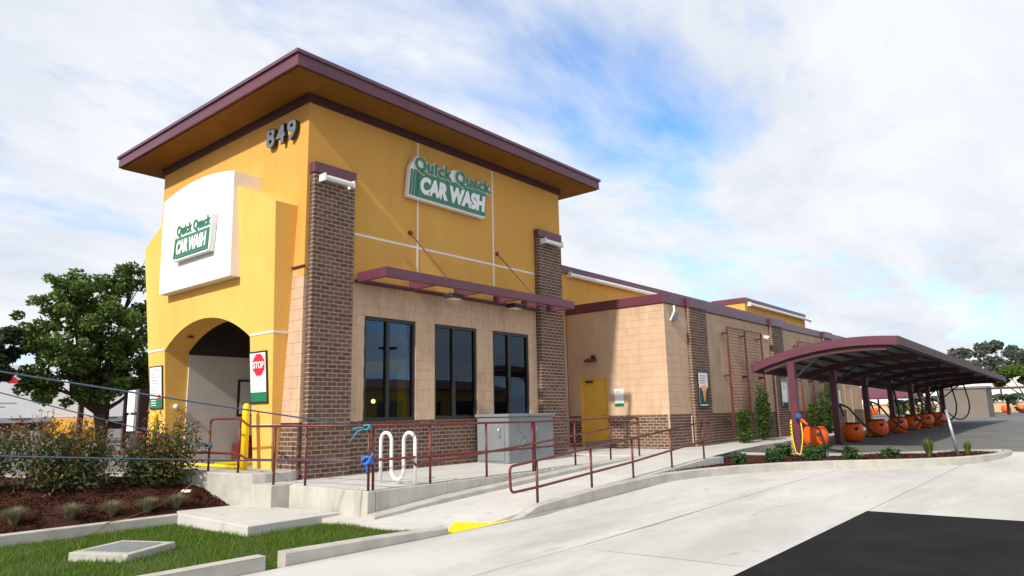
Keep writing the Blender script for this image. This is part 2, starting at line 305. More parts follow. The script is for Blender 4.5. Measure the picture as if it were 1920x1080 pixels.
# drive lane in front of the tunnel, left of the planting bed
mb = MB(); mb.poly([(-1.4, -1.0, .05), (-1.4, .3, .05), (-1.4, 120, .05), (-160, 120, .05), (-160, -60, .05), (-85, -60, .05), (-43, -30, .05), (-8, -5.6, .05)])
struct('drive_lane', mb, 'asphalt')
def sweep(path, wd, z0, ht, closed=False):
    """rectangular kerb along a plan path (x, y, ztop); wd to the left of travel"""
    mb = MB(); P = [Vector(p) for p in path]; n = len(P); ring = []
    for i in range(n):
        t = Vector((0, 0, 0))
        if i < n-1: t += (P[i+1]-P[i]).normalized()
        if i > 0: t += (P[i]-P[i-1]).normalized()
        t.z = 0; t.normalize(); nn = Vector((-t.y, t.x, 0)); k = len(mb.v); q = P[i]; r_ = q+nn*wd
        mb.v += [(q.x, q.y, q.z-ht), (q.x, q.y, q.z-.015), (q.x+nn.x*.015, q.y+nn.y*.015, q.z), (r_.x, r_.y, q.z), (r_.x, r_.y, q.z-ht)]; ring.append(k)
    for a, b in zip(ring[:-1], ring[1:]):
        for j in range(4): mb.f.append((a+j, b+j, b+j+1, a+j+1))
    mb.f.append(tuple(ring[0]+j for j in range(5))); mb.f.append(tuple(ring[-1]+j for j in reversed(range(5)))); return mb
def kerb(path, wd=.15, ht=.3, m='concrete_old', name='kerb'): return obj(name, sweep(path, wd, 0, ht), m, kind='structure', origin=(0, 0, 0))
# kerb along the lot, with a short gap, then the taper at the ramp opening
kerb([(4.75, -3.45, -.28), (4.75, -12, -.28), (4.75, -26, -.28)], wd=-.15)
kerb([(4.75, -3.22, -.28), (4.75, -2.0, -.30), (4.75, -.86, -.335)])
kp = [(4.75, .5, -.425), (4.75, 1.03, -.265), (4.75, 2.5, -.17), (4.75, 3.8, -.125), (4.76, 4.6, -.105), (4.80, 5.2, -.095)]
out = [(4.93, 6.1, -.09), (5.28, 7.3, -.085), (5.85, 8.4, -.08), (6.56, 9.35, -.08), (7.2, 9.9, -.08), (7.83, 10.44, -.08), (8.30, 10.98, -.08), (8.69, 11.58, -.08), (9.03, 12.3, -.08), (9.28, 13.2, -.075), (9.40, 14.1, -.07), (9.40, 14.7, -.07), (9.25, 15.05, -.07), (8.98, 15.12, -.07), (8.7, 14.85, -.07), (7.79, 13.84, -.07), (6.65, 12.7, -.07), (5.7, 11.75, -.06), (4.7, 11.5, -.06), (3.5, 11.5, -.05)]
def split(path, n):      # cast kerb pieces with open joints
    i = 0
    while i < len(path)-1:
        seg = path[i:i+n+1]; i += n
        a = [list(p) for p in seg]; d = (Vector(a[1])-Vector(a[0])).normalized()*.006; a[0] = [a[0][j]+d[j] for j in range(3)]; kerb(a)
split(kp, 2); split([kp[-1]]+out, 4)
# mulch in the canopy planter
pl = [(4.62, 4.9), (4.82, 6.2), (5.16, 7.4), (5.74, 8.5), (6.46, 9.47), (7.12, 10.03), (7.73, 10.55), (8.19, 11.08), (8.57, 11.66), (8.9, 12.36), (9.14, 13.25), (9.26, 14.1), (9.26, 14.6), (9.0, 14.95), (7.9, 13.73), (6.76, 12.6), (5.78, 11.62), (4.72, 11.36), (3.62, 11.36), (4.3, 7.4), (4.58, 6.0)]
mb = MB(); mb.poly([(x, y, -.115+.02*math.sin(x*3+y)) for x, y in pl]); struct('planter_bed', mb, 'mulch')
# sidewalk by the long wall
mb = MB(); mb.hexa([(-.5, 8, -.3), (3.9, 8, -.3), (3.45, 11.4, -.3), (3.3, 14, -.3), (3.3, 32, -.3), (-.5, 32, -.3)], [(-.5, 8, .03), (4.28, 8, .03), (3.62, 11.4, .03), (3.3, 14, .03), (3.3, 32, .10), (-.5, 32, .10)]); obj('sidewalk', mb, 'concrete', kind='structure', origin=(0, 0, 0))
# ramp, its inner kerb strip and the landing
mb = MB(); rs = [-.95, 0, 1.5, 3, 4.5, 6, 7.15, 8]
for a, b in zip(rs[:-1], rs[1:]): mb.poly([(2.6, a, RZ(a)), (4.62, a, RZ(a) if a > .6 else -.424), (4.62, b, RZ(b) if b > .6 else -.424), (2.6, b, RZ(b))])
for a, b in zip(rs[:-1], rs[1:]): mb.poly([(4.62, a, -.6), (4.62, b, -.6), (4.62, b, RZ(b) if b > .6 else -.424), (4.62, a, RZ(a) if a > .6 else -.424)])
mb.poly([(2.0, -.95, -.41), (4.62, -.95, -.424), (4.62, -.95, -.6), (2.0, -.95, -.6)]); mb.poly([(2.0, -.95, -.41), (2.6, -.95, -.42), (2.6, -.5, -.40), (2.0, -.5, -.40)])
struct('ramp', mb, 'concrete')
mb = MB(); mb.poly([(4.62, -.86, -.4225), (4.76, -.86, -.4225), (4.76, .55, -.4225), (4.62, .55, -.4225)]); struct('ramp_lip', mb, 'concrete')
kerb([(2.98, -.62, -.355), (2.98, 1, RZ(1)+.085), (2.98, 3, RZ(3)+.085), (2.98, 5.2, RZ(5.2)+.08), (2.98, 7.3, RZ(7.3)+.02)], wd=.24, name='kerb')
# yellow warning surface with domes
tpo = [(4.74, -.84), (4.74, .50), (4.30, .32), (3.97, .12), (4.40, -.50)]
tp = MB(); tp.hexa([(x, y, -.46) for x, y in tpo], [(x, y, -.414) for x, y in tpo]); tac = obj('tactile_paving', tp, 'yellow_paint', kind='structure', origin=(0, 0, 0))
def inside(x, y, poly):
    r = False
    for k in range(len(poly)):
        (x1, y1), (x2, y2) = poly[k], poly[(k+1) % len(poly)]
        if (y1 > y) != (y2 > y) and x < (x2-x1)*(y-y1)/(y2-y1)+x1: r = not r
    return r
dm = MB()
for i in range(14):
    for j in range(24):
        if inside(3.95+i*.06, -.82+j*.06, tpo): dm.lathe([(.014, 0), (.010, .006)], (3.95+i*.06, -.82+j*.06, -.414), 6)
obj('dome_field', dm, 'yellow_paint', tac, kind='stuff')
# deck round the tower: cast retaining walls in pieces
def slab(name, pts, z0, z1, m, bevel=.012, parent=None, kind='structure'):
    mb = MB(); mb.hexa([(x, y, z0) for x, y in pts], [(x, y, z1 if not callable(z1) else z1(x, y)) for x, y in pts]); return obj(name, mb, m, parent, kind=kind if not parent else None, origin=(0, 0, 0), bevel=bevel)
dk = lambda x, y: (-.03 if x > 2 else 0) if y < 5 else (0 if x > 2 else .01)
deck = slab('deck', [(-1.0, -.5), (2.55, -.42), (2.55, 9.0), (1.88, 10.8), (-1.6, 10.8), (-1.6, 0)], -.5, dk, 'concrete', bevel=0)
slab('deck_wall', [(-.6, -.9), (.62, -.9), (.62, -.5), (-.6, -.5)], -.6, -.004, 'concrete_wall')
slab('deck_wall', [(.62, -.56), (DECKX, -.56), (DECKX, -.40), (.62, -.46)], -.6, -.022, 'concrete_wall')
ycuts = [-.398, 1.15, 2.35, 4.1, 5.9, 7.6]
for a, b in zip(ycuts[:-1], ycuts[1:]): slab('deck_wall', [(2.5, a+.004), (DECKX, a+.004), (DECKX, b-.004), (2.5, b-.004)], -.6, -.026 if b < 5 else -.004, 'concrete_wall')
# raised pad under the portal
mb = MB(); ptop = [(-1.45, -1.02), (-1.3, -1.05), (-.15, -.98), (.02, -.9), (.10, -.7), (.10, -.2), (.02, -.02), (-.6, .1), (-1.5, .1), (-1.5, -.9)]
mb.hexa([(x, y, -.5) for x, y in ptop], [(x, y, .165) for x, y in ptop]); obj('entrance_pad', mb, 'concrete_old', kind='structure', origin=(0, 0, 0), bevel=.02)
# lawn with its slab, hatch and the low planter wall
mb = MB(); mb.poly([(-.4, -30, -.57), (4.62, -30, -.46), (4.62, -.9, -.45), (-.4, -.9, -.55)]); lawn = struct('lawn', mb, 'lawn_soil')
slab('planter_wall', [(-.42, -30), (-.22, -30), (-.22, -1.98), (-.42, -1.98)], -.6, -.395, 'concrete_old', bevel=.01)
slab('concrete_pad', [(-.05, -2.1), (2.2, -2.2), (2.12, -.62), (-.3, -.86), (-.42, -1.96)], -.6, -.36, 'concrete', bevel=.012)
# planting bed rising from the planter wall to the lane kerb
nx, ny = 60, 90; gx = np.linspace(0, 1, nx); gy = np.linspace(-14, -.93, ny); V = []
for y in gy:
    xe = lane_edge(y)+.12
    for t in gx:
        x = -.42+(xe+.42)*t; h = -.44+.52*min(1, (abs(x+.42)/1.9))**.8; V.append((x, y, h+.03*math.sin(x*5+y*3)*math.sin(y*4)+.015*RNG.standard_normal()))
F = [(j*nx+i, j*nx+i+1, (j+1)*nx+i+1, (j+1)*nx+i) for j in range(ny-1) for i in range(nx-1)]
npmesh('planting_bed', V, F, 'mulch', kind='structure')
def bed_z(x, y): return -.44+.52*min(1, (abs(x+.42)/1.9))**.8
kerb([(-1.4, -1.02, .165), (-8, -5.6, .165), (-43, -30, .165)], wd=-.16, ht=.35)
# ------------------------------------------------------------------ car wash building
B = thing('car_wash_building', (0, 0, 0), 'yellow stucco car wash building with a flat purple roof, brick piers and an arched entrance', 'building')
def bpart(name, mb, m, **k): return obj(name, mb, m, B, **k)
UNITS = {'brick': [], 'block': []}
def units(kind, axis, plane, u0, u1, z0, z1, uw, uh, gap, depth, holes=(), stagger=True, zoff=0):
    """boxes for bricks or blocks on a wall; axis 'X': wall faces +X at x=plane, u is y; 'Y': wall faces -Y at y=plane, u is x"""
    row = 0; z = z0
    while z < z1-.01:
        zt = min(z+uh, z1); u = u0 - (uw/2 if (row % 2 and stagger) else 0)
        while u < u1-.005:
            spans = [(max(u, u0), min(u+uw, u1))]
            for (a, b, c, d) in holes:
                if zt-.02 > c and z+.02 < d:
                    new = []
                    for s, e in spans:
                        if e <= a or s >= b: new.append((s, e)); continue
                        if s < a: new.append((s, a+gap/2))
                        if e > b: new.append((b-gap/2, e))
                    spans = new
            for s, e in spans:
                if e-s < .03: continue
                g = gap/2; p = plane + (random.uniform(-.0015, .0015) if kind == 'brick' else random.uniform(-.001, .001))
                if axis == 'X': bx = (p-depth, p, s+g, e-g, z+g, zt-g)
                else: bx = (s+g, e-g, p, p+depth, z+g, zt-g)
                UNITS[kind].append(bx)
            u += uw
        z += uh; row += 1
BW, BH, BG = .21, .084, .018
def brickwall(axis, plane, u0, u1, z0, z1, holes=()): units('brick', axis, plane, u0, u1, z0, z1, BW, BH, BG, .06, holes)
def blockwall(axis, plane, u0, u1, z0, z1, holes=()): units('block', axis, plane, u0, u1, z0, z1, .40, .2133, .006, .08, holes)
SILL, HEAD = 1.008, 3.141
wins = [(1.463, 2.86), (3.435, 4.825), (5.406, 6.82)]
whole = [(a, b, SILL, HEAD) for a, b in wins]
# bearing mass behind the units (mortar coloured), thin shells so the hall stays open inside
def shell(name, m, boxes):
    mb = MB(); [mb.box(*b) for b in boxes]; return bpart(name, mb, m, origin=(0, 0, 0))
shell('mortar_bed', 'mortar', [(-.3, -.004, 1.05, 7.2, -.1, SILL-.02), (-.05, .146, .080, 1.04, -.1, 5.83), (-.05, .146, 7.180, 8.205, -.1, 5.83), (-.66, -.06, .004, .2, .0, SILL-.02),
      (-1.6, -1.165, 10.804, 11, -.1, .99), (-.145, 1.876, 10.804, 11, -.1, .99), (1.7, 1.8765, 10.92, 31.3, -.1, .99)]
      + [(1.7, 1.996, a+.010, b-.010, -.1, 4.2) for a, b in ((12.2, 13.4), (19.1, 20.25), (25.6, 26.8))])
wb = [(-.3, -.006, 1.05, 1.459, SILL, 3.79), (-.3, -.006, 2.864, 3.431, SILL, 3.79), (-.3, -.006, 4.829, 5.402, SILL, 3.79), (-.3, -.006, 6.824, 7.2, SILL, 3.79), (-.29, -.007, 1.463, 6.82, HEAD+.006, 3.788)]
shell('block_bed', 'block_joint', wb + [(-.7, -.03, .006, .2, SILL, 3.97), (-1.6, -1.164, 10.806, 11, .99, 4.2), (-.146, 1.874, 10.806, 11, .99, 4.2), (-1.164, -.146, 10.807, 10.99, 2.145, 4.19), (1.7, 1.874, 10.92, 31.3, .99, 4.2), (-2, 1.87, 31.02, 31.3, -.1, 4.2)])
brickwall('X', .15, .07, 1.05, 0, 5.84); brickwall('Y', .07, -.05, .09, 0, 5.84)
brickwall('X', .15, 7.17, 8.215, 0, 5.84); brickwall('Y', 7.17, -.05, .09, 0, 5.84)
brickwall('X', 0, 1.05, 7.17, 0, SILL)
brickwall('Y', 0, -.68, -.0, .165, SILL)
blockwall('X', 0, 1.05, 7.17, SILL, 3.795, whole)
blockwall('Y', 0, -.70, -.0, SILL, 3.99)
dh = [(-1.16, -.15, -.1, 2.14)]
brickwall('Y', 10.8, -1.6, 1.82, 0, 1.0, dh); brickwall('X', 1.88, 10.8, 31.3, 0.0, 1.0, [(12.2, 13.4, -1, 2), (19.1, 20.25, -1, 2), (25.6, 26.8, -1, 2), (28.45, 29.6, -1, 3)])
for a, b in ((12.2, 13.4), (19.1, 20.25), (25.6, 26.8)): brickwall('X', 2.0, a, b, 0, 4.2); brickwall('Y', a, 1.86, 1.94, 0, 4.2)
blockwall('Y', 10.8, -1.6, 1.80, 1.0, 4.2, dh); blockwall('X', 1.88, 10.8, 31.3, 1.0, 4.2, [(12.2, 13.4, -1, 9), (19.1, 20.25, -1, 9), (25.6, 26.8, -1, 9), (28.45, 29.6, -1, 2.14)])
CAMV = np.array(CAM_LOC)
for kind in ('brick', 'block'):
    U = UNITS[kind]
    def size(b):
        c = np.array([(b[0]+b[1])/2, (b[2]+b[3])/2, (b[4]+b[5])/2]); d = c-CAMV; r = np.linalg.norm(d); wx, wy, wz = b[1]-b[0], b[3]-b[2], b[5]-b[4]
        return wz*(wy*abs(d[0]) + wx*abs(d[1]))/r**3
    order = sorted(range(len(U)), key=lambda i: -size(U[i])); top = set(order[:300]); cache = {}
    rest = MB()
    for i, b in enumerate(U):
        if i not in top: rest.box(*b); continue
        key = tuple(round(v, 3) for v in (b[1]-b[0], b[3]-b[2], b[5]-b[4])); org = (b[0], b[2], b[4])
        if key not in cache:
            q = MB().box(0, key[0], 0, key[1], 0, key[2]); me = bpy.data.meshes.new(kind); me.from_pydata(q.v, [], q.f); me.materials.append(MATS[kind]); cache[key] = me
        obj(kind, None, None, B, origin=org, mesh=cache[key])
    bpart(kind+'_courses', rest, kind, kind='stuff', origin=(0, 0, 0))
# yellow upper walls: stucco panels parted by white reveals on the long side, plain on the front
for a, b in ((.0, 2.885), (2.925, 5.46), (5.50, 8.37)):
    for c, d in ((3.80, 4.80), (4.84, 7.4)): bpart('stucco_panel', MB().box(-.24, 0, a, b, c, d), 'stucco_yellow', origin=(-.1, a, c))
bpart('reveal', MB().box(-.2, .004, 1.06, 7.16, 4.797, 4.843), 'white_reveal'); bpart('reveal', MB().box(-.19, .006, 2.882, 2.928, 3.99, 7.31), 'white_reveal'); bpart('reveal', MB().box(-.19, .006, 5.457, 5.503, 3.99, 7.31), 'white_reveal')
fw_ = MB(); fw_.box(-6.4, -.242, 0, .24, 3.99, 7.4); fw_.box(-.242, -.002, .001, .24, 3.99, 7.39); bpart('front_wall', fw_, 'stucco_yellow', origin=(0, 0, 0))
fw_ = MB(); fw_.box(-6.4, -5.08, 0, .24, -.1, 3.99); fw_.box(-1.28, -.70, .002, .24, -.1, 3.985); fw_.box(-5.08, -1.28, 0.03, .24, 3.28, 3.985); bpart('front_wall_base', fw_, 'stucco_yellow', origin=(0, 0, 0))
bpart('ledge', MB().box(-.62, .02, -.035, .01, 3.955, 3.99), 'purple_dark')
bpart('side_wall', MB().box(-6.4, -6.2, .24, 31.3, -.1, 7.4 if 0 else 5.0), 'stucco_yellow', origin=(0, 0, 0)); bpart('side_wall', MB().box(-6.398, -6.15, .24, 8.37, 5.0, 7.4), 'stucco_yellow', origin=(0, 0, 0))
bpart('back_wall', MB().box(-6.14, -.26, 8.13, 8.369, 4.2, 7.4), 'stucco_yellow', origin=(0, 0, 0))
# roof of the tower
rf = bpart('roof', MB().box(-7.26, .82, -.82, 9.3, 7.53, 7.80), 'purple_metal', bevel=.006)
obj('roof_edge', MB().box(-7.30, .86, -.86, 9.34, 7.762, 7.835), 'roof_metal', rf, bevel=.006)
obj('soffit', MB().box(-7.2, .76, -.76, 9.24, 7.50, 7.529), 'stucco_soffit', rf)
sm_ = MB()
for y in np.arange(-.6, 9.2, .42): sm_.box(-7.25, .8, y, y+.03, 7.835, 7.87)
obj('roof_seams', sm_, 'roof_metal', rf)
bd = MB(); bd.box(-6.46, .05, -.05, .0, 7.32, 7.50); bd.box(0.0, .05, 0.0, 8.42, 7.32, 7.50); bpart('cornice_band', bd, 'purple_dark', origin=(0, 0, 0))
# pier caps and lamps
for a, b in ((.055, 1.065), (7.16, 8.225)): bpart('pier_cap', MB().box(-.02, .17, a, b, 5.845, 6.06), 'purple_metal', bevel=.006)
for a, b in ((12.18, 13.42), (19.08, 20.27), (25.58, 26.82)): bpart('pier_cap', MB().box(1.84, 2.03, a, b, 4.215, 4.492), 'purple_metal', bevel=.006)
# windows
for a, b in wins:
    fr = MB(); f = .06; x0, x1 = -.11, -.02; m_ = a+(b-a)*.455
    for y0, y1 in ((a, a+f), (b-f, b), (m_-.045, m_+.045)): fr.box(x0, x1, y0, y1, SILL, HEAD)
    for z0, z1 in ((SILL, SILL+.07), (HEAD-.07, HEAD)): fr.box(x0+.002, x1-.002, a+.01, b-.01, z0, z1)
    wn = bpart('window', fr, 'black_frame')
    for y0, y1 in ((a+f, m_-.045), (m_+.045, b-f)): obj('pane', MB().box(-.075, -.067, y0, y1, SILL+.07, HEAD-.07), 'glass', wn)
    bpart('sill', MB().box(-.14, .03, a-.02, b+.02, SILL-.05, SILL), 'brick', bevel=.005)
# main wall behind the annex with its parapet, annex caps, roof box
bpart('upper_wall', MB().box(-1.85, -1.62, 8.372, 31.3, 3.6, 5.58), 'stucco_yellow', origin=(0, 0, 0)); bpart('parapet_cap', MB().box(-1.9, -1.57, 8.372, 31.35, 5.58, 5.84), 'purple_metal', bevel=.006)
cp = bpart('annex_cap', MB().box(-1.6, 1.93, 10.75, 10.95, 4.21, 4.485), 'purple_metal', bevel=.006); bpart('annex_cap', MB().box(1.68, 1.932, 10.952, 31.35, 4.212, 4.484), 'purple_metal', bevel=.006)
bpart('annex_roof', MB().box(-1.6, 1.7, 10.95, 31.2, 4.1, 4.25), 'far_tan'); bpart('tunnel_roof', MB().box(-6.3, -1.86, 8.3, 31.3, 4.7, 4.9), 'far_tan')
rb = bpart('roof_box', MB().box(-4.36, -2.6, 28.4, 38.0, 4.9, 6.66), 'stucco_yellow'); obj('roof_box_cap', MB().box(-4.42, -2.54, 28.34, 38.06, 6.66, 6.93), 'purple_metal', rb)
# connecting wall between tower and annex, doors
bpart('link_wall', MB().box(-1.84, -1.63, 8.0, 10.9, -.1, 3.6), 'block', origin=(0, 0, 0))
dr = bpart('door', MB().box(-1.11, -.20, 10.86, 10.91, 0, 2.10), 'yellow_door'); fr = MB(); fr.box(-1.16, -1.11, 10.81, 10.92, 0, 2.14); fr.box(-.20, -.15, 10.81, 10.92, 0, 2.14); fr.box(-1.11, -.2, 10.812, 10.918, 2.10, 2.14)
obj('door_frame', fr, 'yellow_door', dr); [obj('hinge', MB().box(-1.125, -1.10, 10.845, 10.862, z_, z_+.11), 'galvanised', dr) for z_ in (.2, 1.0, 1.82)]; obj('door_closer', MB().box(-.95, -.70, 10.80, 10.858, 2.0, 2.06), 'dark_metal', dr); obj('kick_plate', MB().box(-1.08, -.23, 10.855, 10.859, .02, .22), 'galvanised', dr); hd = MB(); hd.tube([(-.29, 10.86, 1.0), (-.29, 10.80, 1.0), (-.40, 10.80, 1.0)], .012, 6); obj('handle', hd, 'galvanised', dr)
d2 = bpart('door', MB().box(1.80, 1.86, 28.5, 29.55, .08, 2.10), 'tan_door'); fr = MB(); fr.box(1.80, 1.895, 28.45, 28.5, .08, 2.14); fr.box(1.80, 1.895, 29.55, 29.6, .08, 2.14); fr.box(1.8, 1.893, 28.5, 29.55, 2.1, 2.14); obj('door_frame', fr, 'tan_door', d2)
bpart('wall_vent', MB().box(1.86, 1.90, 18.3, 18.75, .35, .72), 'dark_metal')
bpart('conduit', MB().tube([(1.91, 12.1, .1), (1.91, 12.1, .95)], .018, 8), 'block')
# entrance portal: flared front with an arched opening
def PY(z): return -(.115+.0722*z)
XR = lambda z: -.689+.0785*z
XL = lambda z: -5.72-.070*z
AX0, AX1, SPR, RISE = -5.04, -1.32, 2.70, .55
def ztop(x):
    d = min(x-XL(5.2), XR(5.2)-x); return float(np.interp(d, [0, .33, .93, 1.36, 1.84, 2.6], [5.22, 5.40, 5.66, 5.82, 6.0, 6.0]))
F3 = lambda x, z: (x, PY(z), z)
arch = arc_pts(AX0, AX1, SPR, RISE, 29)
mb = MB()
for (xa, za), (xb, zb) in zip(arch[:-1], arch[1:]): mb.poly([F3(xa, za), F3(xb, zb), F3(xb, ztop(xb)), F3(xa, ztop(xa))])
lx = [XL(5.22)+d for d in (.0, .33, .93)]; rx = [XR(5.22)-d for d in (0, .33, .93)]
mb.poly([F3(XL(0), 0), F3(AX0, 0), F3(AX0, SPR), F3(AX0, ztop(AX0))] + [F3(x, ztop(x)) for x in reversed(lx)])
mb.poly([F3(AX1, 0), F3(XR(0), 0)] + [F3(x, ztop(x)) for x in rx] + [F3(AX1, ztop(AX1)), F3(AX1, SPR)])
tx = sorted(lx+rx+[x for x, z in arch]); 
for xa, xb in zip(tx[:-1], tx[1:]): mb.poly([F3(xa, ztop(xa)), F3(xb, ztop(xb)), (xb, 0, ztop(xb)), (xa, 0, ztop(xa))])
mb.poly([F3(XR(0), 0), (XR(0), 0, 0), (XR(5.22), 0, 5.22), F3(XR(5.22), 5.22)]); mb.poly([F3(XL(0), 0), F3(XL(5.22), 5.22), (XL(5.22), 0, 5.22), (XL(0), 0, 0)])
ii = [(AX0, 0)]+arch+[(AX1, 0)]
for (xa, za), (xb, zb) in zip(ii[:-1], ii[1:]): mb.poly([F3(xa, za), (xa, .26, za), (xb, .26, zb), F3(xb, zb)])
portal = bpart('entrance_portal', mb, 'stucco_light', origin=(-3.2, 0, 0))
for z in (2.70,):
    t = MB(); p = .012; h = .045
    for xa, xb in ((XL(z), AX0), (AX1, XR(z))): t.hexa([(xa, PY(z)-p, z), (xb, PY(z)-p, z), (xb, PY(z)+.02, z), (xa, PY(z)+.02, z)], [(xa, PY(z+h)-p, z+h), (xb, PY(z+h)-p, z+h), (xb, PY(z+h)+.02, z+h), (xa, PY(z+h)+.02, z+h)])
    t.box(XR(z)-.02, XR(z)+p, PY(z)-.01, 0, z+.001, z+h-.001); t.box(AX0-.02, AX0+p, PY(z)+.03, .25, z+.001, z+h-.001); t.box(XL(z)-p, XL(z)+.02, PY(z)-.01, 0, z+.001, z+h-.001)
    obj('reveal', t, 'white_reveal', portal)
t = MB(); z = .96; t.box(AX1, XR(z), PY(z)-.012, PY(z)+.02, z, z+.03); t.box(XR(z)-.02, XR(z)+.012, PY(z)-.01, 0, z+.001, z+.029); obj('reveal', t, 'white_reveal', portal)
obj('recessed_lamp', MB().lathe([(.07, 0), (.07, -.02)], (-4.45, .0, arch[4][1]+.0), 12), 'black_frame', portal)
# white sign board box over the arch
prof = [(-4.83, 3.93), (-1.64, 3.93), (-1.69, 6.14)] + [(x, 6.14+.185*(1-((x+3.29)/1.6)**2)) for x in np.linspace(-1.69, -4.89, 15)[1:-1]] + [(-4.89, 6.14)]
sb = MB(); sb.prism([(x, -.62, z) for x, z in prof], (0, .62, 0)); bpart('sign_box', sb, 'stucco_white', bevel=.006)
# tunnel interior
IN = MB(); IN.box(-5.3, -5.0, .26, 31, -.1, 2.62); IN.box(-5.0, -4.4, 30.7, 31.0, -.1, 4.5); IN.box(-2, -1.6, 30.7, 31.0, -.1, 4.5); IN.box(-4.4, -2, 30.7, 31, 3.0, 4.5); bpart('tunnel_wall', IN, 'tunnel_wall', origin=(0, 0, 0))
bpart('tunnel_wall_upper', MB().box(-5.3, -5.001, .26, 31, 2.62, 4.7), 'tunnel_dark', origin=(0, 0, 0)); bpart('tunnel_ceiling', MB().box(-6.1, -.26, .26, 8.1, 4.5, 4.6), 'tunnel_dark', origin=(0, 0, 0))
bpart('tunnel_floor', MB().box(-6.2, -.3, .0, 31, -.05, .06), 'concrete_old', origin=(0, 0, 0)); bpart('partition', MB().box(-1.30, -1.22, .26, 1.3, 0, 4.5), 'tunnel_wall', origin=(0, 0, 0))
bpart('guide_rail', MB().tube([(-4.9, -.25, .18), (-1.6, -.25, .18)], .035, 8), 'yellow_paint'); bpart('guide_rail', MB().tube([(-3.4, .2, .14), (-3.4, 12, .14)], .05, 8), 'yellow_paint')
# things inside the tunnel
for k, (x, y, nm) in enumerate(((-2.6, 4.9, 'first'), (-2.9, 6.9, 'second'))):
    a = thing('wash_arch', (x, y, .06), ('yellow machine arch inside the tunnel seen through the %s window' % ('middle' if k == 0 else 'far')), 'machine', 'wash machines in the tunnel')
    m_ = MB(); m_.box(x-.25, x+.15, y-.1, y+.1, .06, 2.3); obj('post', m_, 'yellow_paint', a); m_ = MB(); m_.box(x-2.2, x-1.8, y-.1, y+.1, .06, 2.3); obj('post', m_, 'yellow_paint', a); m_ = MB(); m_.box(x-2.2, x+.15, y-.12, y+.12, 2.3, 2.6); obj('beam', m_, 'yellow_paint', a)
for k, (x, y) in enumerate(((-1.9, 5.6), (-2.0, 7.3))):
    m_ = MB(); m_.lathe([(.05, 0), (.34, .1), (.38, .5), (.35, 1.2), (.37, 1.8), (.3, 2.0), (.05, 2.05)], (x, y, .1), 16); obj('wash_brush', m_, 'blue_brush', None, 'blue wash brush, %s in the tunnel' % ('nearer' if k == 0 else 'farther'), 'brush', 'wash brushes', smooth=True)
for k, (x, y, z) in enumerate(((-1.6, 3.0, 1.45), (-1.35, 5.15, 2.0), (-1.35, 5.6, 2.0))):
    t = thing('tunnel_lamp', (x, y, z), ('small glowing lamp low behind the first window', 'small glowing lamp behind the middle window, left of two', 'small glowing lamp behind the middle window, right of two')[k], 'lamp', 'glowing lamps in the tunnel')
    obj('bulb', MB().lathe([(.01, -.05), (.045, -.03), (.05, 0), (.045, .03), (.01, .05)], (x, y, z), 12), 'lamp_glow', t, smooth=True); obj('cord', MB().tube([(x, y, z+.05), (x, y, 4.5)], .008, 5), 'black_rubber', t)
m_ = MB(); m_.box(-4.999, -4.96, 1.5, 2.2, 1.18, 2.07); pz = obj('framed_notice', m_, 'black_frame', None, 'dark framed notice on the grey tunnel wall inside the arch', 'notice'); obj('sheet', MB().box(-4.96, -4.955, 1.55, 2.15, 1.23, 2.02), 'tunnel_wall', pz)
m_ = MB(); m_.box(-4.9, -4.4, 1.35, 2.0, .06, .55); m_.box(-4.8, -4.5, 1.45, 1.9, .55, .72); obj('floor_machine', m_, 'red_paint', None, 'low dark red machine on the tunnel floor by the bollard', 'machine', bevel=.04)
# ------------------------------------------------------------------ trellis awning over the windows
aw = thing('steel_awning', (.5, 4.3, 3.79), 'purple steel trellis awning over the three tower windows', 'awning')
Z0, Z1 = 3.79, 3.985
def apart(n, *b): return obj(n, MB().box(*b), 'purple_metal', aw, bevel=.004)
apart('front_beam', .90, 1.0, 1.17, 7.55, Z0, Z1); apart('back_beam', .02, .10, 1.17, 7.16, Z0+.001, Z0+.06)
for k, y in enumerate((1.17, 2.55, 3.93, 5.31, 6.4, 7.45)): apart('cross_beam', .12 if y < 7.1 else .16, .90, y, y+.10, Z0+.002, Z1-.002)
apart('flat_plate', .10, .30, 1.28, 7.1, Z0+.02, Z0+.03)
for k, y in enumerate((2.67, 5.605)):
    rd = MB(); rd.tube([(.02, y, 5.12), (.93, y+.25, 4.0)], .014, 6); rd.tube([(-.01, y, 5.12), (.05, y, 5.12)], .05, 8); rd.tube([(.91, y+.245, 4.02), (.95, y+.255, 3.97)], .028, 6); obj('tie_rod', rd, 'red_paint', aw)
for k, y in enumerate((3.6, 5.75)):
    lm = thing('awning_lamp', (.5, y, Z0-.1), ('dark box lamp under the awning above the middle window' if k == 0 else 'dark box lamp under the awning above the far window'), 'lamp', 'lamps under the awning')
    obj('housing', MB().box(.32, .6, y-.2, y+.2, Z0-.11, Z0), 'dark_metal', lm, bevel=.02); obj('lens', MB().box(.36, .56, y-.15, y+.15, Z0-.12, Z0-.11), 'white_plastic', lm)
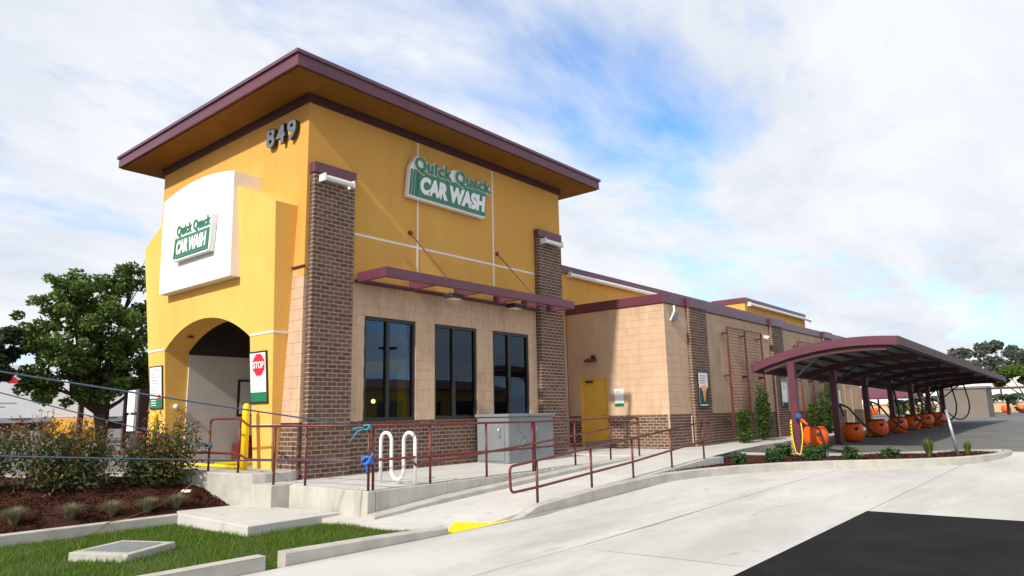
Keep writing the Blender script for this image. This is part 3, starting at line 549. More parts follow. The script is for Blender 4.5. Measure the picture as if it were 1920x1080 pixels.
# tube lamps
def tube_lamp(x, y0, y1, z, r, label, far=False):
    t = thing('tube_lamp', (x, (y0+y1)/2, z), label, 'lamp', 'white tube lamps on the walls'); obj('tube', MB().tube([(x, y0, z), (x, y1, z)], r, 12), 'white_plastic', t, smooth=False)
    e = MB(); e.box(x-.15, x+r, y0-.03, y0, z-r*1.3, z+r*1.3); e2 = MB(); e2.box(x-.15, x+r, y1, y1+.03, z-r*1.3, z+r*1.3); obj('bracket', e, 'white_plastic', t); obj('bracket', e2, 'white_plastic', t)
tube_lamp(.30, .20, .86, 5.73, .055, 'white tube lamp on the brick pier at the tower corner'); tube_lamp(.30, 7.28, 8.02, 5.72, .055, 'white tube lamp on the brick pier next to the low wing')
tube_lamp(-1.5, 10.95, 17.05, 5.55, .07, 'long white tube lamp under the parapet beside the tower'); tube_lamp(-2.45, 28.7, 38.6, 6.6, .08, 'long white tube lamp under the cap of the yellow roof box')
# wall lamp, cameras, dish on the annex
t = thing('wall_lamp', (-.69, 10.7, 2.64), 'small rusty brown wall lamp above the yellow door', 'lamp'); obj('shade', MB().hexa([(-.88, 10.62, 2.66), (-.52, 10.62, 2.66), (-.5, 10.8, 2.64), (-.9, 10.8, 2.64)], [(-.84, 10.66, 2.72), (-.56, 10.66, 2.72), (-.52, 10.8, 2.76), (-.86, 10.8, 2.76)]), 'red_paint', t); obj('bracket', MB().box(-.66, -.54, 10.72, 10.795, 2.76, 2.84), 'dark_metal', t)
t = thing('antenna', (2.0, 11.15, 3.75), 'small white antenna box high at the annex corner', 'antenna'); obj('box', MB().box(1.89, 2.0, 11.2, 11.45, 3.74, 3.98), 'grey_metal', t); obj('arm', MB().tube([(1.9, 11.15, 3.72), (2.05, 11.12, 3.95), (2.02, 11.18, 4.14)], .03, 8), 'white_plastic', t)
t = thing('dome_camera', (1.95, 18.6, 3.65), 'small white dome camera on the long wall', 'camera'); obj('dome', MB().lathe([(.02, -.09), (.07, -.06), (.09, 0), (.09, .05), (.03, .07)], (1.98, 18.6, 3.72), 12), 'white_plastic', t, smooth=True); obj('bracket', MB().box(1.88, 1.96, 18.56, 18.64, 3.70, 3.80), 'white_plastic', t)
t = thing('dome_camera', (-4.8, .15, 1.45), 'small white dome camera on the left jamb of the entrance arch', 'camera'); obj('dome', MB().lathe([(.02, -.06), (.05, -.04), (.06, 0), (.05, .04), (.02, .06)], (-4.97, .0, 1.42), 12), 'white_plastic', t, smooth=True); obj('bracket', MB().tube([(-5.04, .0, 1.42), (-4.97, .0, 1.42)], .02, 6), 'dark_metal', t)
# wall trellises on the long wall
for k, (a, b) in enumerate(((14.8, 17.8), (21.8, 24.8))):
    t = thing('wall_trellis', (2.05, (a+b)/2, .4), ('dark red wall trellis on the long wall, nearer the annex corner' if k == 0 else 'dark red wall trellis on the long wall, partly behind the canopy roof'), 'trellis', 'trellises on the long wall')
    for y in (a, (a+b)/2, b): obj('upright', MB().box(2.03, 2.08, y-.03, y+.03, .45, 3.77), 'red_paint', t)
    obj('top_bar', MB().box(2.032, 2.078, a-.03, b+.03, 3.77, 3.82), 'red_paint', t); wr = MB()
    for z in np.arange(.55, 3.75, .105): wr.tube([(2.05, a, z), (2.05, b, z)], .010, 5)
    obj('wires', wr, 'red_paint', t, kind='stuff')
    for y in (a, (a+b)/2, b):
        for z in (3.6, 2.2, .8): obj('standoff', MB().box(1.86, 2.03, y-.10, y-.035, z-.03, z+.03), 'dark_metal', t)
# ------------------------------------------------------------------ signs
UX, UY, UZ = (1, 0, 0), (0, 1, 0), (0, 0, 1)
s = thing('wall_sign', (.1, 3.8, 5.9), 'large green and white Quick Quack CAR WASH sign high on the long tower wall', 'sign', 'company signs')
o_ = [(2.46, 5.90), (5.00, 5.90), (5.06, 6.62), (5.20, 6.62), (5.22, 6.80), (4.2, 6.80), (3.95, 6.90), (3.72, 6.78), (3.1, 6.80), (2.95, 6.92), (2.72, 6.90), (2.60, 6.74), (2.54, 6.62)]
mb = MB(); mb.prism([(.03, y, z) for y, z in o_], (.13, 0, 0)); obj('sign_back', mb, 'sign_white', s, bevel=.012)
mb = MB(); mb.prism([(.16, y, z) for y, z in ((2.72, 5.95), (4.98, 5.95), (5.02, 6.56), (2.78, 6.56))], (.03, 0, 0)); obj('green_panel', mb, 'green_sign', s, bevel=.004)
for a in (2.50, 2.58, 2.66):
    mb = MB(); mb.prism([(.16, y, z) for y, z in ((a, 5.95), (a+.04, 5.95), (a+.10, 6.56), (a+.06, 6.56))], (.028, 0, 0)); obj('green_stripe', mb, 'green_sign', s)
text_obj('lettering', 'CAR WASH', 'sign_white', s, (.188, 2.80, 6.03), UY, UZ, 2.18, .42, .02, shear=.14, offset=.06, spacing=.98)
text_obj('letter_outline', 'Quick Quack', 'sign_white', s, (.16, 2.62, 6.48), UY, UZ, 2.60, .42, .034, offset=.066, spacing=1.10)
text_obj('lettering', 'Quick Quack', 'green_sign', s, (.195, 2.645, 6.50), UY, UZ, 2.55, .385, .022, offset=.036, spacing=1.10)
s = thing('wall_sign', (-3.1, -.7, 4.5), 'small green and white Quick Quack CAR WASH sign on the white box above the arch', 'sign', 'company signs')
o_ = [(-3.95, 4.54), (-2.33, 4.54), (-2.27, 5.12), (-2.27, 5.33), (-2.6, 5.36), (-3.1, 5.36), (-3.4, 5.30), (-3.9, 5.30), (-3.93, 5.1)]
mb = MB(); mb.prism([(x, -.63, z) for x, z in o_], (0, -.12, 0)); obj('sign_back', mb, 'sign_white', s, bevel=.01)
mb = MB(); mb.prism([(x, -.75, z) for x, z in ((-3.80, 4.59), (-2.36, 4.59), (-2.32, 5.04), (-3.75, 5.04))], (0, -.02, 0)); obj('green_panel', mb, 'green_sign', s)
mb = MB(); mb.prism([(x, -.75, z) for x, z in ((-3.90, 4.59), (-3.85, 4.59), (-3.80, 5.04), (-3.85, 5.04))], (0, -.02, 0)); obj('green_stripe', mb, 'green_sign', s)
text_obj('lettering', 'CAR WASH', 'sign_white', s, (-3.74, -.772, 4.66), UX, UZ, 1.34, .31, .012, shear=.14, offset=.06, spacing=.98)
text_obj('lettering', 'Quick Quack', 'green_sign', s, (-3.80, -.752, 5.05), UX, UZ, 1.50, .27, .014, offset=.032, spacing=1.08)
s = thing('address_number', (-.8, -.06, 6.6), 'grey metal address number 849 under the eaves at the tower corner', 'number')
for k, (c, x, z) in enumerate((('8', -1.38, 6.655), ('4', -1.0, 6.64), ('9', -.60, 6.625))):
    d_ = text_obj('digit', c, 'digit_grey', s, (x, -.10, z), UX, UZ, .31, .43, .015, offset=.03); text_obj('digit_side', c, 'black_frame', d_, (x+.004, -.035, z+.004), UX, UZ, .302, .422, .065, offset=.028)
# posters
def board_y(t, name, x0, x1, z0, z1, d0, d1, m, par=None):
    """flat board on the flared portal face"""
    mb = MB(); mb.hexa([(x0, PY(z0)-d1, z0), (x1, PY(z0)-d1, z0), (x1, PY(z0)-d0, z0), (x0, PY(z0)-d0, z0)], [(x0, PY(z1)-d1, z1), (x1, PY(z1)-d1, z1), (x1, PY(z1)-d0, z1), (x0, PY(z1)-d0, z1)]); return obj(name, mb, m, t)
t = thing('poster', (-1.0, PY(1.4), 1.385), 'framed poster with a red STOP octagon on the right leg of the portal', 'poster')
board_y(t, 'frame', -1.31, -.69, 1.385, 2.385, .003, .03, 'black_frame'); board_y(t, 'sheet', -1.275, -.725, 1.42, 2.35, .03, .034, 'sign_white'); board_y(t, 'green_band', -1.275, -.725, 1.42, 1.60, .034, .036, 'green_sign')
oc = MB(); oc.prism([(-.965+.225*math.cos(a), PY(2.12+.225*math.sin(a))-.034, 2.12+.225*math.sin(a)) for a in np.arange(8)*math.pi/4+math.pi/8], (0, -.003, 0)); obj('stop_octagon', oc, 'sign_red', t)
tn = (0, -.072, .997); text_obj('lettering', 'STOP', 'sign_white', t, (-1.15, PY(2.06)-.0375, 2.055), UX, tn, .37, .13, .002, offset=.03)
board_y(t, 'sign_handle', -.975, -.955, 1.66, 1.90, .034, .036, 'print_grey')
t = thing('poster', (-5.45, PY(1.4), 1.37), 'framed white price list with a green foot on the left leg of the portal', 'poster')
board_y(t, 'frame', -5.78, -5.11, 1.37, 2.365, .003, .03, 'black_frame'); board_y(t, 'sheet', -5.745, -5.145, 1.40, 2.335, .03, .034, 'sign_white'); board_y(t, 'green_band', -5.745, -5.145, 1.40, 1.62, .034, .036, 'green_sign'); board_y(t, 'red_badge', -5.33, -5.19, 1.60, 1.70, .036, .038, 'sign_red')
for k in range(8): board_y(t, 'text_line', -5.68, -5.68+(.42, .30, .46, .36, .40, .28, .44, .33)[k], 2.25-k*.075, 2.265-k*.075, .034, .0355, 'print_grey')
for k in range(3): board_y(t, 'text_line', -5.69, -5.42, 1.45+k*.055, 1.47+k*.055, .036, .0375, 'sign_white')
for k, (a, b) in enumerate(((12.44, 13.13), (19.5, 20.15))):
    t = thing('poster', (2.02, (a+b)/2, 1.18), 'framed poster with an orange picture on the first brick pier of the long wall' if k == 0 else 'framed mostly white poster on the second brick pier of the long wall', 'poster', 'posters on the long wall')
    def bx(n, y0, y1, z0, z1, d0, d1, m): return obj(n, MB().box(2.003+d0, 2.003+d1, y0, y1, z0, z1), m, t)
    bx('frame', a, b, 1.18, 2.26, 0, .03, 'black_frame'); bx('sheet', a+.04, b-.04, 1.22, 2.22, .03, .033, 'sign_white')
    if k == 0:
        bx('picture', a+.04, b-.04, 1.22, 1.78, .033, .035, 'print_teal'); c = (a+b)/2
        q = MB(); q.prism([(2.038, y, z) for y, z in ((c-.2, 1.80), (c+.1, 1.88), (c+.22, 1.76), (c+.12, 1.62), (c-.1, 1.66))], (.002, 0, 0)); obj('picture', q, 'print_peach', t); q = MB(); q.prism([(2.0385, y, z) for y, z in ((c-.09, 1.68), (c+.14, 1.68), (c+.06, 1.36), (c-.0, 1.36))], (.003, 0, 0)); obj('picture', q, 'print_orange', t)
        bx('text_line', a+.1, b-.1, 1.235, 1.265, .035, .037, 'sign_white')
    else: bx('picture', a+.04, b-.04, 2.10, 2.22, .033, .035, 'green_sign'); bx('picture', a+.04, b-.04, 1.22, 1.34, .033, .035, 'print_teal')
    for j in range(4): bx('text_line', a+.10, b-.16-.05*(j % 2), 2.12-j*.07-(.08 if k else 0), 2.145-j*.07-(.08 if k else 0), .0335, .0355, 'print_grey')
t = thing('poster', (.24, 10.79, 1.26), 'small white notice with a green strip beside the yellow door', 'poster'); obj('sheet', MB().box(.09, .40, 10.785, 10.797, 1.26, 1.77), 'sign_white', t); obj('green_band', MB().box(.09, .40, 10.782, 10.785, 1.262, 1.35), 'green_sign', t); obj('text_line', MB().box(.13, .36, 10.782, 10.785, 1.70, 1.72), 'print_grey', t); obj('text_line', MB().box(.13, .32, 10.782, 10.785, 1.65, 1.67), 'print_grey', t)
t = thing('poster', (1.9, 26.95, 1.0), 'narrow white notice on the long wall beside the tan door', 'poster'); obj('sheet', MB().box(1.885, 1.9, 27.15, 27.6, 1.05, 1.9), 'sign_white', t); obj('frame', MB().box(1.882, 1.886, 27.12, 27.63, 1.02, 1.93), 'black_frame', t)
# ------------------------------------------------------------------ railings
R_ = .021
def bend(path, r=.12, n=5):
    P = [Vector(p) for p in path]; out_ = [P[0]]
    for i in range(1, len(P)-1):
        a = (P[i-1]-P[i]); b = (P[i+1]-P[i]); d = min(r, a.length*.45, b.length*.45); A = P[i]+a.normalized()*d; Bb = P[i]+b.normalized()*d
        for k in range(n+1): q = k/n; out_.append(A*(1-q)**2 + P[i]*2*q*(1-q) + Bb*q*q)
    return out_+[P[-1]]
def rail(t, name, path, r=R_, b=.1): return obj(name, MB().tube(bend(path, b), r, 8), 'red_paint', t, smooth=True)
t = thing('deck_railing', (2.66, 3, -.03), 'dark red pipe railing round the raised deck with its sloping ramp handrail', 'railing')
RX = 2.66
for y, zb in ((-.50, -.03), (-.41, -.03), (.79, -.03), (2.19, -.03), (3.55, -.02), (3.62, -.02), (4.99, -.01), (6.38, 0), (7.66, .01)):
    rail(t, 'post', [(RX, y, zb), (RX, y, .95)])
rail(t, 'top_rail', [(RX, -.47, .955), (RX, 3.6, .93), (RX, 7.45, .965), (RX, 7.66, .93)], b=.08)
rail(t, 'mid_rail', [(RX, -.42, .43), (RX, 3, .42), (RX, 7.6, .47)])
rail(t, 'ramp_handrail', [(RX+.07, .35, .36), (RX+.07, .40, .30), (RX+.07, 3.5, .51), (RX+.07, 7.62, .84), (RX+.07, 7.9, .84)], b=.05)
t = thing('front_railing', (1.0, -.75, 0), 'dark red pipe railing along the front edge of the deck by the portal', 'railing')
for x, y, zb in ((.52, -.80, -.004), (.98, -.49, -.02), (-.12, -.42, .165), (-.47, -.90, .165), (-1.40, -.97, .165)): rail(t, 'post', [(x, y, zb), (x, y, 1.10 if x < -.3 else .96)])
rail(t, 'top_rail', [(-1.40, -.97, .8), (-1.40, -.97, 1.11), (-.47, -.90, 1.11), (-.20, -.88, .97), (.52, -.80, .965), (RX, -.50, .955)], b=.1)
rail(t, 'mid_rail', [(-1.40, -.97, .50), (-.47, -.90, .49), (-.20, -.88, .40), (.52, -.80, .40), (.98, -.62, .41), (RX, -.50, .42)], b=.06)
t = thing('ramp_railing', (4.56, 4, -.1), 'dark red pipe railing along the ramp beside the parking lot', 'railing')
RP = [(1.25, -.29, .37), (2.75, -.21, .49), (4.13, -.13, .60), (5.65, -.03, .70), (7.14, .045, .83)]
for y, a, b in RP: rail(t, 'post', [(4.56, y, a-.05), (4.56, y, b)])
rail(t, 'hand_rail', [(4.56, 7.14, .83), (4.56, 1.25, .37), (4.56, .60, .32), (4.56, .62, -.06), (4.56, 1.25, -.03), (4.56, 4.13, .17), (4.56, 7.14, .43), (4.56, 7.45, .46), (4.56, 7.48, .85), (4.56, 7.14, .83)], b=.09)
t = thing('lane_railing', (-4, -3, .1), 'dark red low rail behind the reddish shrubs by the drive lane', 'railing')
LP = [(-1.62-1.9*k, -1.10-1.32*k) for k in range(6)]
for x, y in LP[1:]: rail(t, 'post', [(x, y, .1), (x, y, .53)])
rail(t, 'top_rail', [(-1.40, -1.0, .50)]+[(x, y, .52) for x, y in LP[1:]])
# ------------------------------------------------------------------ bike rack, cabinet, bollards, pole
pth = [(1.78, .46, 0)]
for x in (1.78, 2.37):
    pth += [(x, .46, .66)] + [(x+.14-.14*math.cos(a), .46, .68+.14*math.sin(a)) for a in np.linspace(.2, math.pi-.2, 7)] + [(x+.28, .46, .66)]
    if x < 2: pth += [(x+.28, .46, .24)] + [(2.215-.155*math.cos(a), .46, .20-.15*math.sin(a)) for a in np.linspace(.2, math.pi-.2, 7)] + [(2.37, .46, .24)]
pth += [(2.65, .46, 0)]
obj('bike_rack', MB().tube(pth, .030, 10), 'white_paint', None, 'white wavy pipe bike rack standing on the deck', 'bike rack', smooth=True)
t = thing('utility_cabinet', (.55, 5.5, 0), 'grey metal utility cabinet standing below the far tower window', 'cabinet')
obj('body', MB().box(.08, 1.04, 4.72, 6.40, 0.0, 1.03), 'grey_metal', t, bevel=.01); obj('lid', MB().box(.04, 1.08, 4.68, 6.44, 1.032, 1.10), 'grey_metal', t, bevel=.012)
obj('door', MB().box(.14, .92, 4.70, 4.719, .05, .98), 'grey_metal', t, bevel=.004); k_ = MB(); k_.box(.76, .84, 4.665, 4.699, .58, .80); k_.tube([(.8, 4.66, .62), (.8, 4.64, .72), (.8, 4.66, .78)], .012, 6); obj('latch', k_, 'galvanised', t)
for z in (.15, .9): obj('hinge_bolt', MB().tube([(.84, 4.70, z), (.84, 4.685, z)], .02, 8), 'galvanised', t)
for (y0, z0, y1, z1) in ((5.02, .80, 5.36, .52), (5.36, .52, 5.02, .24), (5.80, .80, 5.56, .56), (5.58, .50, 5.84, .26)): obj('stiffener', MB().tube([(1.045, y0, z0), (1.045, y1, z1)], .014, 5), 'grey_metal', t)
for k, (x, y, zb) in enumerate(((-1.06, -.46, .165), (-4.75, -.55, .05))):
    m_ = MB(); m_.lathe([(.068, 0), (.068, 1.14), (.06, 1.19), (.035, 1.22), (.01, 1.225)], (x, y, zb), 16); obj('bollard', m_, 'yellow_paint', None, 'yellow steel bollard at the right leg of the portal' if k == 0 else 'yellow steel bollard behind the shrub at the left leg of the portal', 'bollard', 'yellow bollards by the entrance', smooth=True)
obj('marker_pole', MB().tube([(8.50, 12.72, -.14), (8.36, 12.72, .98)], .035, 10), 'galvanised', None, 'bare grey metal pole leaning in the canopy planter', 'pole', smooth=True)
# ropes tied to the railings
def ropeline(a, b, sag, n=14): return [tuple(Vector(a).lerp(Vector(b), i/n) - Vector((0, 0, sag*4*(i/n)*(1-i/n)))) for i in range(n+1)]
for name, m, a, b, r, lab in (('rope', 'blue_rope', (2.66, -.53, .93), (1.2, -8.0, 2.2), .012, 'upper blue rope stretched from the deck railing corner to the left'), ('rope', 'blue_rope', (2.64, -.53, .42), (2.84, -8.2, 1.02), .010, 'lower blue rope stretched from the deck railing to the left edge'), ('rope', 'blue_rope', (-1.40, -.97, .62), (-2.6, -7.5, 2.66), .011, 'thin dull rope sloping down to the end of the front railing')):
    obj(name, MB().tube(ropeline(a, b, .03), r, 6), m, None, lab, 'rope', 'ropes tied to the railings', smooth=True)
def knot(c, s_, m, lab, tails):
    t = thing('rope_knot', c, lab, 'knot', 'rope knots on the railings'); k = MB(); P = [(c[0]+s_*math.sin(2.1*a)*1.2, c[1]+s_*math.cos(1.7*a), c[2]+s_*math.sin(3.3*a)) for a in np.linspace(0, 9, 60)]; k.tube(P, s_*.32, 6); obj('coil', k, m, t, smooth=True)
    for q in tails: obj('tail', MB().tube(bend([c, (c[0]+q[0]*.6, c[1]+q[1]*.6, c[2]+q[2]*.3), (c[0]+q[0], c[1]+q[1], c[2]+q[2])], .05), s_*.3, 6), m, t, smooth=True)
knot((2.66, -.53, .43), .055, 'bright_rope', 'bright blue rope knot halfway up the deck corner post', [(.12, .02, .11), (.02, -.02, -.2)]); knot((2.66, -.54, .93), .035, 'teal_rope', 'teal rope knot at the top of the deck corner post', [(-.22, -.12, -.02), (-.24, -.14, -.22)]); knot((-1.40, -.99, .62), .04, 'blue_rope', 'blue rope knot on the end post of the front railing', [(-.2, -.12, .02)])
gp = [(-1.36, -1.04, .18), (-1.34, -1.12, .12), (-1.0, -1.6, -.12), (-.66, -2.2, -.30), (-.42, -2.75, -.385), (-.21, -3.1, -.385), (-.12, -3.25, -.50), (.5, -3.9, -.49), (1.0, -4.3, -.48)]
obj('rope', MB().tube(bend(gp, .1), .007, 6), 'tan_rope', None, 'tan rope lying across the planting bed onto the lawn', 'rope', smooth=True)
m_ = MB(); m_.hexa([(-1.02, -1.62, -.13), (-.92, -1.52, -.13), (-1.0, -1.46, -.12), (-1.1, -1.56, -.12)], [(-1.03, -1.63, -.11), (-.94, -1.5, -.09), (-1.0, -1.45, -.1), (-1.12, -1.55, -.09)]); obj('paper_scrap', m_, 'white_paint', None, 'small white scrap of paper lying on the mulch', 'paper')
# utility hatch in the lawn
t = thing('utility_hatch', (2.1, -3.75, -.5), 'flat concrete utility hatch set in the lawn', 'hatch')
hp = [(1.93, -4.30), (1.56, -3.56), (2.30, -3.22), (2.70, -3.95)]; c = Vector((2.12, -3.76, 0)); mb = MB(); mb.hexa([(x, y, -.55) for x, y in hp], [(x, y, -.405) for x, y in hp]); obj('rim', mb, 'concrete_old', t, bevel=.01)
ip = [tuple((Vector((x, y, 0))-c)*.74+c) for x, y in hp]; mb = MB(); mb.hexa([(x, y, -.41) for x, y, _ in ip], [(x, y, -.400) for x, y, _ in ip]); obj('cover', mb, 'grey_metal', t)
# ------------------------------------------------------------------ vacuum canopy
t = thing('vacuum_canopy', (5.5, 25, 0), 'long purple arched vacuum canopy on a row of posts right of the building', 'canopy')
CY0, CY1 = 13.0, 37.4
def cz(x, y): return 2.945-.0628*(6.5-x)**2-.017*(y-13)
xs = np.linspace(3.56, 7.40, 15)
mb = MB()
for a, b in zip(xs[:-1], xs[1:]): mb.hexa([(a, CY0, cz(a, CY0)-.04), (b, CY0, cz(b, CY0)-.04), (b, CY1, cz(b, CY1)-.04), (a, CY1, cz(a, CY1)-.04)], [(a, CY0, cz(a, CY0)), (b, CY0, cz(b, CY0)), (b, CY1, cz(b, CY1)), (a, CY1, cz(a, CY1))])
obj('roof', mb, 'dark_metal', t)
for y0 in (CY0-.06, CY1):
    mb = MB()
    for a, b in zip(xs[:-1], xs[1:]): mb.hexa([(a, y0, cz(a, y0)-.22), (b, y0, cz(b, y0)-.22), (b, y0+.06, cz(b, y0)-.22), (a, y0+.06, cz(a, y0)-.22)], [(a, y0, cz(a, y0)+.015), (b, y0, cz(b, y0)+.015), (b, y0+.06, cz(b, y0)+.015), (a, y0+.06, cz(a, y0)+.015)])
    obj('fascia', mb, 'purple_metal', t)
for x in (3.50, 7.40):
    mb = MB(); mb.hexa([(x, CY0-.06, cz(x, CY0)-.22), (x+.06, CY0-.06, cz(x, CY0)-.22), (x+.06, CY1, cz(x, CY1)-.22), (x, CY1, cz(x, CY1)-.22)], [(x, CY0-.06, cz(x, CY0)+.015), (x+.06, CY0-.06, cz(x, CY0)+.015), (x+.06, CY1, cz(x, CY1)+.015), (x, CY1, cz(x, CY1)+.015)]); obj('side_beam', mb, 'purple_dark', t)
for x in np.linspace(4.0, 7.1, 7):
    mb = MB(); mb.hexa([(x, CY0, cz(x, CY0)-.16), (x+.06, CY0, cz(x, CY0)-.16), (x+.06, CY1, cz(x, CY1)-.16), (x, CY1, cz(x, CY1)-.16)], [(x, CY0, cz(x, CY0)-.045), (x+.06, CY0, cz(x, CY0)-.045), (x+.06, CY1, cz(x, CY1)-.045), (x, CY1, cz(x, CY1)-.045)]); obj('purlin', mb, 'grey_metal', t)
posts = [13.12+3.9*k for k in range(7)]
for y in posts:
    mb = MB(); mb.box(4.5, 4.7, y-.1, y+.1, G(y)-.05, cz(4.6, y)-.3); mb.box(4.42, 4.78, y-.18, y+.18, G(y)-.02, G(y)+.03); obj('post', mb, 'canopy_shaded', t, bevel=.012)
    mb = MB(); 
    for a, b in zip(xs[1:-2], xs[2:-1]): mb.hexa([(a, y-.07, cz(a, y)-.36), (b, y-.07, cz(b, y)-.36), (b, y+.07, cz(b, y)-.36), (a, y+.07, cz(a, y)-.36)], [(a, y-.07, cz(a, y)-.17), (b, y-.07, cz(b, y)-.17), (b, y+.07, cz(b, y)-.17), (a, y+.07, cz(a, y)-.17)])
    obj('arched_beam', mb, 'purple_dark', t)
    obj('brace', MB().tube([(4.65, y, cz(4.6, y)-.8), (5.4, y, cz(5.4, y)-.34)], .035, 6), 'dark_metal', t)
# boom arms and hoses
for k, y in enumerate(posts[1:-1]):
    nm = ('second', 'third', 'fourth', 'fifth', 'sixth')[k]
    h = thing('vacuum_hose', (5.4, y, G(y)), 'black vacuum hose looping down from the %s canopy post' % nm, 'hose', 'vacuum hoses under the canopy')
    g = G(y+1); pts = [(4.72, y, g+1.25), (4.95, y+.1, g+1.15), (5.25, y+.4, g+.62), (5.55, y+.9, g+.22), (5.8, y+1.4, g+.22), (6.0, y+1.8, g+.5), (6.05, y+2.0, g+1.0), (5.9, y+2.0, g+1.9)]
    obj('hose', MB().tube(bend(pts, .35, 6), .032, 8), 'black_rubber', h, smooth=True); obj('nozzle', MB().tube([(4.74, y-.02, g+1.2), (4.86, y-.12, g+.86)], .036, 8, r2=.02), 'black_rubber', h)
    obj('boom_arm', MB().tube([(5.9, y+2.0, g+1.88), (5.3, y+1.2, g+2.15)], .02, 6), 'dark_metal', h)
for k, (y, side) in enumerate(((posts[0], 0), (posts[2], 0), (posts[4], 0))):
    g = G(y); pts = [(4.50, y-.14, g+1.0), (4.52, y-.2, g+.5), (4.60, y-.24, g+.08), (4.72, y-.22, g+.06), (4.80, y-.16, g+.5), (4.76, y-.12, g+1.0)]
    ob = thing('air_hose', (4.62, y-.2, g), ('yellow coiled air hose hanging on the %s canopy post' % ('first', 'third', 'fifth')[k]), 'hose', 'yellow air hoses on the posts'); obj('hose', MB().tube(bend(pts, .2, 6), .016, 6), 'yellow_paint', ob, smooth=True)
    co = MB(); co.tube([(4.51+.028*math.cos(a*9), y-.17-.006*a+.028*math.sin(a*9), g+.95-.125*a) for a in np.linspace(0, 6.6, 110)], .010, 5); obj('coil', co, 'yellow_paint', ob, smooth=True)
    if k == 0:
        bm = MB(); bm.lathe([(.02, -.09), (.08, -.07), (.1, 0), (.08, .07), (.02, .09)], (4.74, y-.2, g+1.08), 14); obj('blue_reel', bm, 'blue_brush', ob, smooth=True); obj('orange_gun', MB().tube([(4.82, y-.24, g+1.0), (4.98, y-.26, g+.86)], .045, 8, r2=.03), 'orange_plastic', ob, smooth=True)
# orange drums
BP = [(4.35, 15.5), (4.74, 18.2), (4.9, 20.9), (5.05, 23.3), (5.1, 25.7), (5.2, 27.8), (5.25, 30.4)]
nm = ('nearest to the planter', 'behind the second post', 'behind the third post', 'behind the fourth post', 'behind the fifth post', 'before the sixth post', 'farthest along')
for k, (x, y) in enumerate(BP):
    d = thing('orange_drum', (x, y, G(y)), 'round orange waste drum under the canopy, %s' % nm[k], 'drum', 'orange drums under the canopy')
    q_ = 1 if k == 0 else .9; obj('body', MB().lathe([(r_*q_, z_*q_) for r_, z_ in ((.22, 0), (.30, .06), (.365, .2), (.385, .34), (.365, .48), (.345, .53), (.352, .545), (.30, .60), (.25, .645))], (x, y, G(y)+.02), 24), 'orange_plastic', d, smooth=True); obj('lid', MB().lathe([(.25, 0), (.26, .02), (.20, .035), (.17, .0)], (x, y, G(y)+.02+.644*q_), 20), 'black_rubber', d)
    obj('hose_port', MB().tube([(x+.18, y-.30*q_, G(y)+.42), (x+.24, y-.42*q_, G(y)+.46)], .05, 10), 'black_rubber', d)
    for k2 in range(2): obj('foot', MB().box(x-.2+.3*k2, x-.1+.3*k2, y-.15, y+.15, G(y), G(y)+.05), 'black_rubber', d)
d = BP[0]; obj('vacuum_hose', MB().tube(bend([(4.62, 14.6, G(14.6)+.75), (4.72, 14.75, G(14.6)+.62), (5.0, 14.3, G(14)+.1), (5.5, 13.9, G(14)+.06), (6.2, 13.6, G(13.6)+.05)], .2), .03, 8), 'black_rubber', None, 'black hose leaning across the nearest orange drum', 'hose', smooth=True)
# ------------------------------------------------------------------ vegetation
def leaves(P, size, aspect=.5, up=.0, droop=0):
    """one pointed leaf (two triangles as a quad) at every point"""
    n = len(P); d = RNG.standard_normal((n, 3)); d[:, 2] = d[:, 2]*.7+up; d /= np.linalg.norm(d, axis=1)[:, None]+1e-9
    a = RNG.standard_normal((n, 3)); sd_ = np.cross(d, a); sd_ /= np.linalg.norm(sd_, axis=1)[:, None]+1e-9; nn = np.cross(d, sd_)
    s_ = size*RNG.uniform(.6, 1.35, (n, 1)); P = np.asarray(P, float)
    V = np.stack([P-d*s_*.5, P+sd_*s_*aspect*.5+nn*s_*.08, P+d*s_*.5-nn*s_*.05, P-sd_*s_*aspect*.5+nn*s_*.08], 1).reshape(-1, 3)
    return V, np.arange(4*n).reshape(-1, 4)
def lobes(cs, n, shell=.55):
    C = np.array([c[:3] for c in cs]); R = np.array([c[3:] if len(c) > 4 else (c[3],)*3 for c in cs]); wv = R.prod(1)**.72; idx = RNG.choice(len(cs), n, p=wv/wv.sum())
    d = RNG.standard_normal((n, 3)); d /= np.linalg.norm(d, axis=1)[:, None]; r = RNG.uniform(0, 1, (n, 1))**(1/3); r = shell*.9+(1-shell)*r if False else np.where(RNG.uniform(size=(n, 1)) < .75, RNG.uniform(.72, 1.06, (n, 1)), r*.75)
    return C[idx]+d*r*R[idx]
def clump(cs, k, rr):
    """break big lobes into many small clumps so the outline is uneven"""
    out_ = []
    for c in cs:
        R = np.array(c[3:] if len(c) > 4 else (c[3],)*3)
        m = max(5, int(k*(R.prod()**(2/3))))
        d = RNG.standard_normal((m, 3)); d /= np.linalg.norm(d, axis=1)[:, None]; P = np.array(c[:3])+d*R*RNG.uniform(.35, 1.0, (m, 1))
        out_ += [(*p, q, q, q*.8) for p, q in zip(P, RNG.uniform(.55, 1.25, m)*rr)]
    return out_
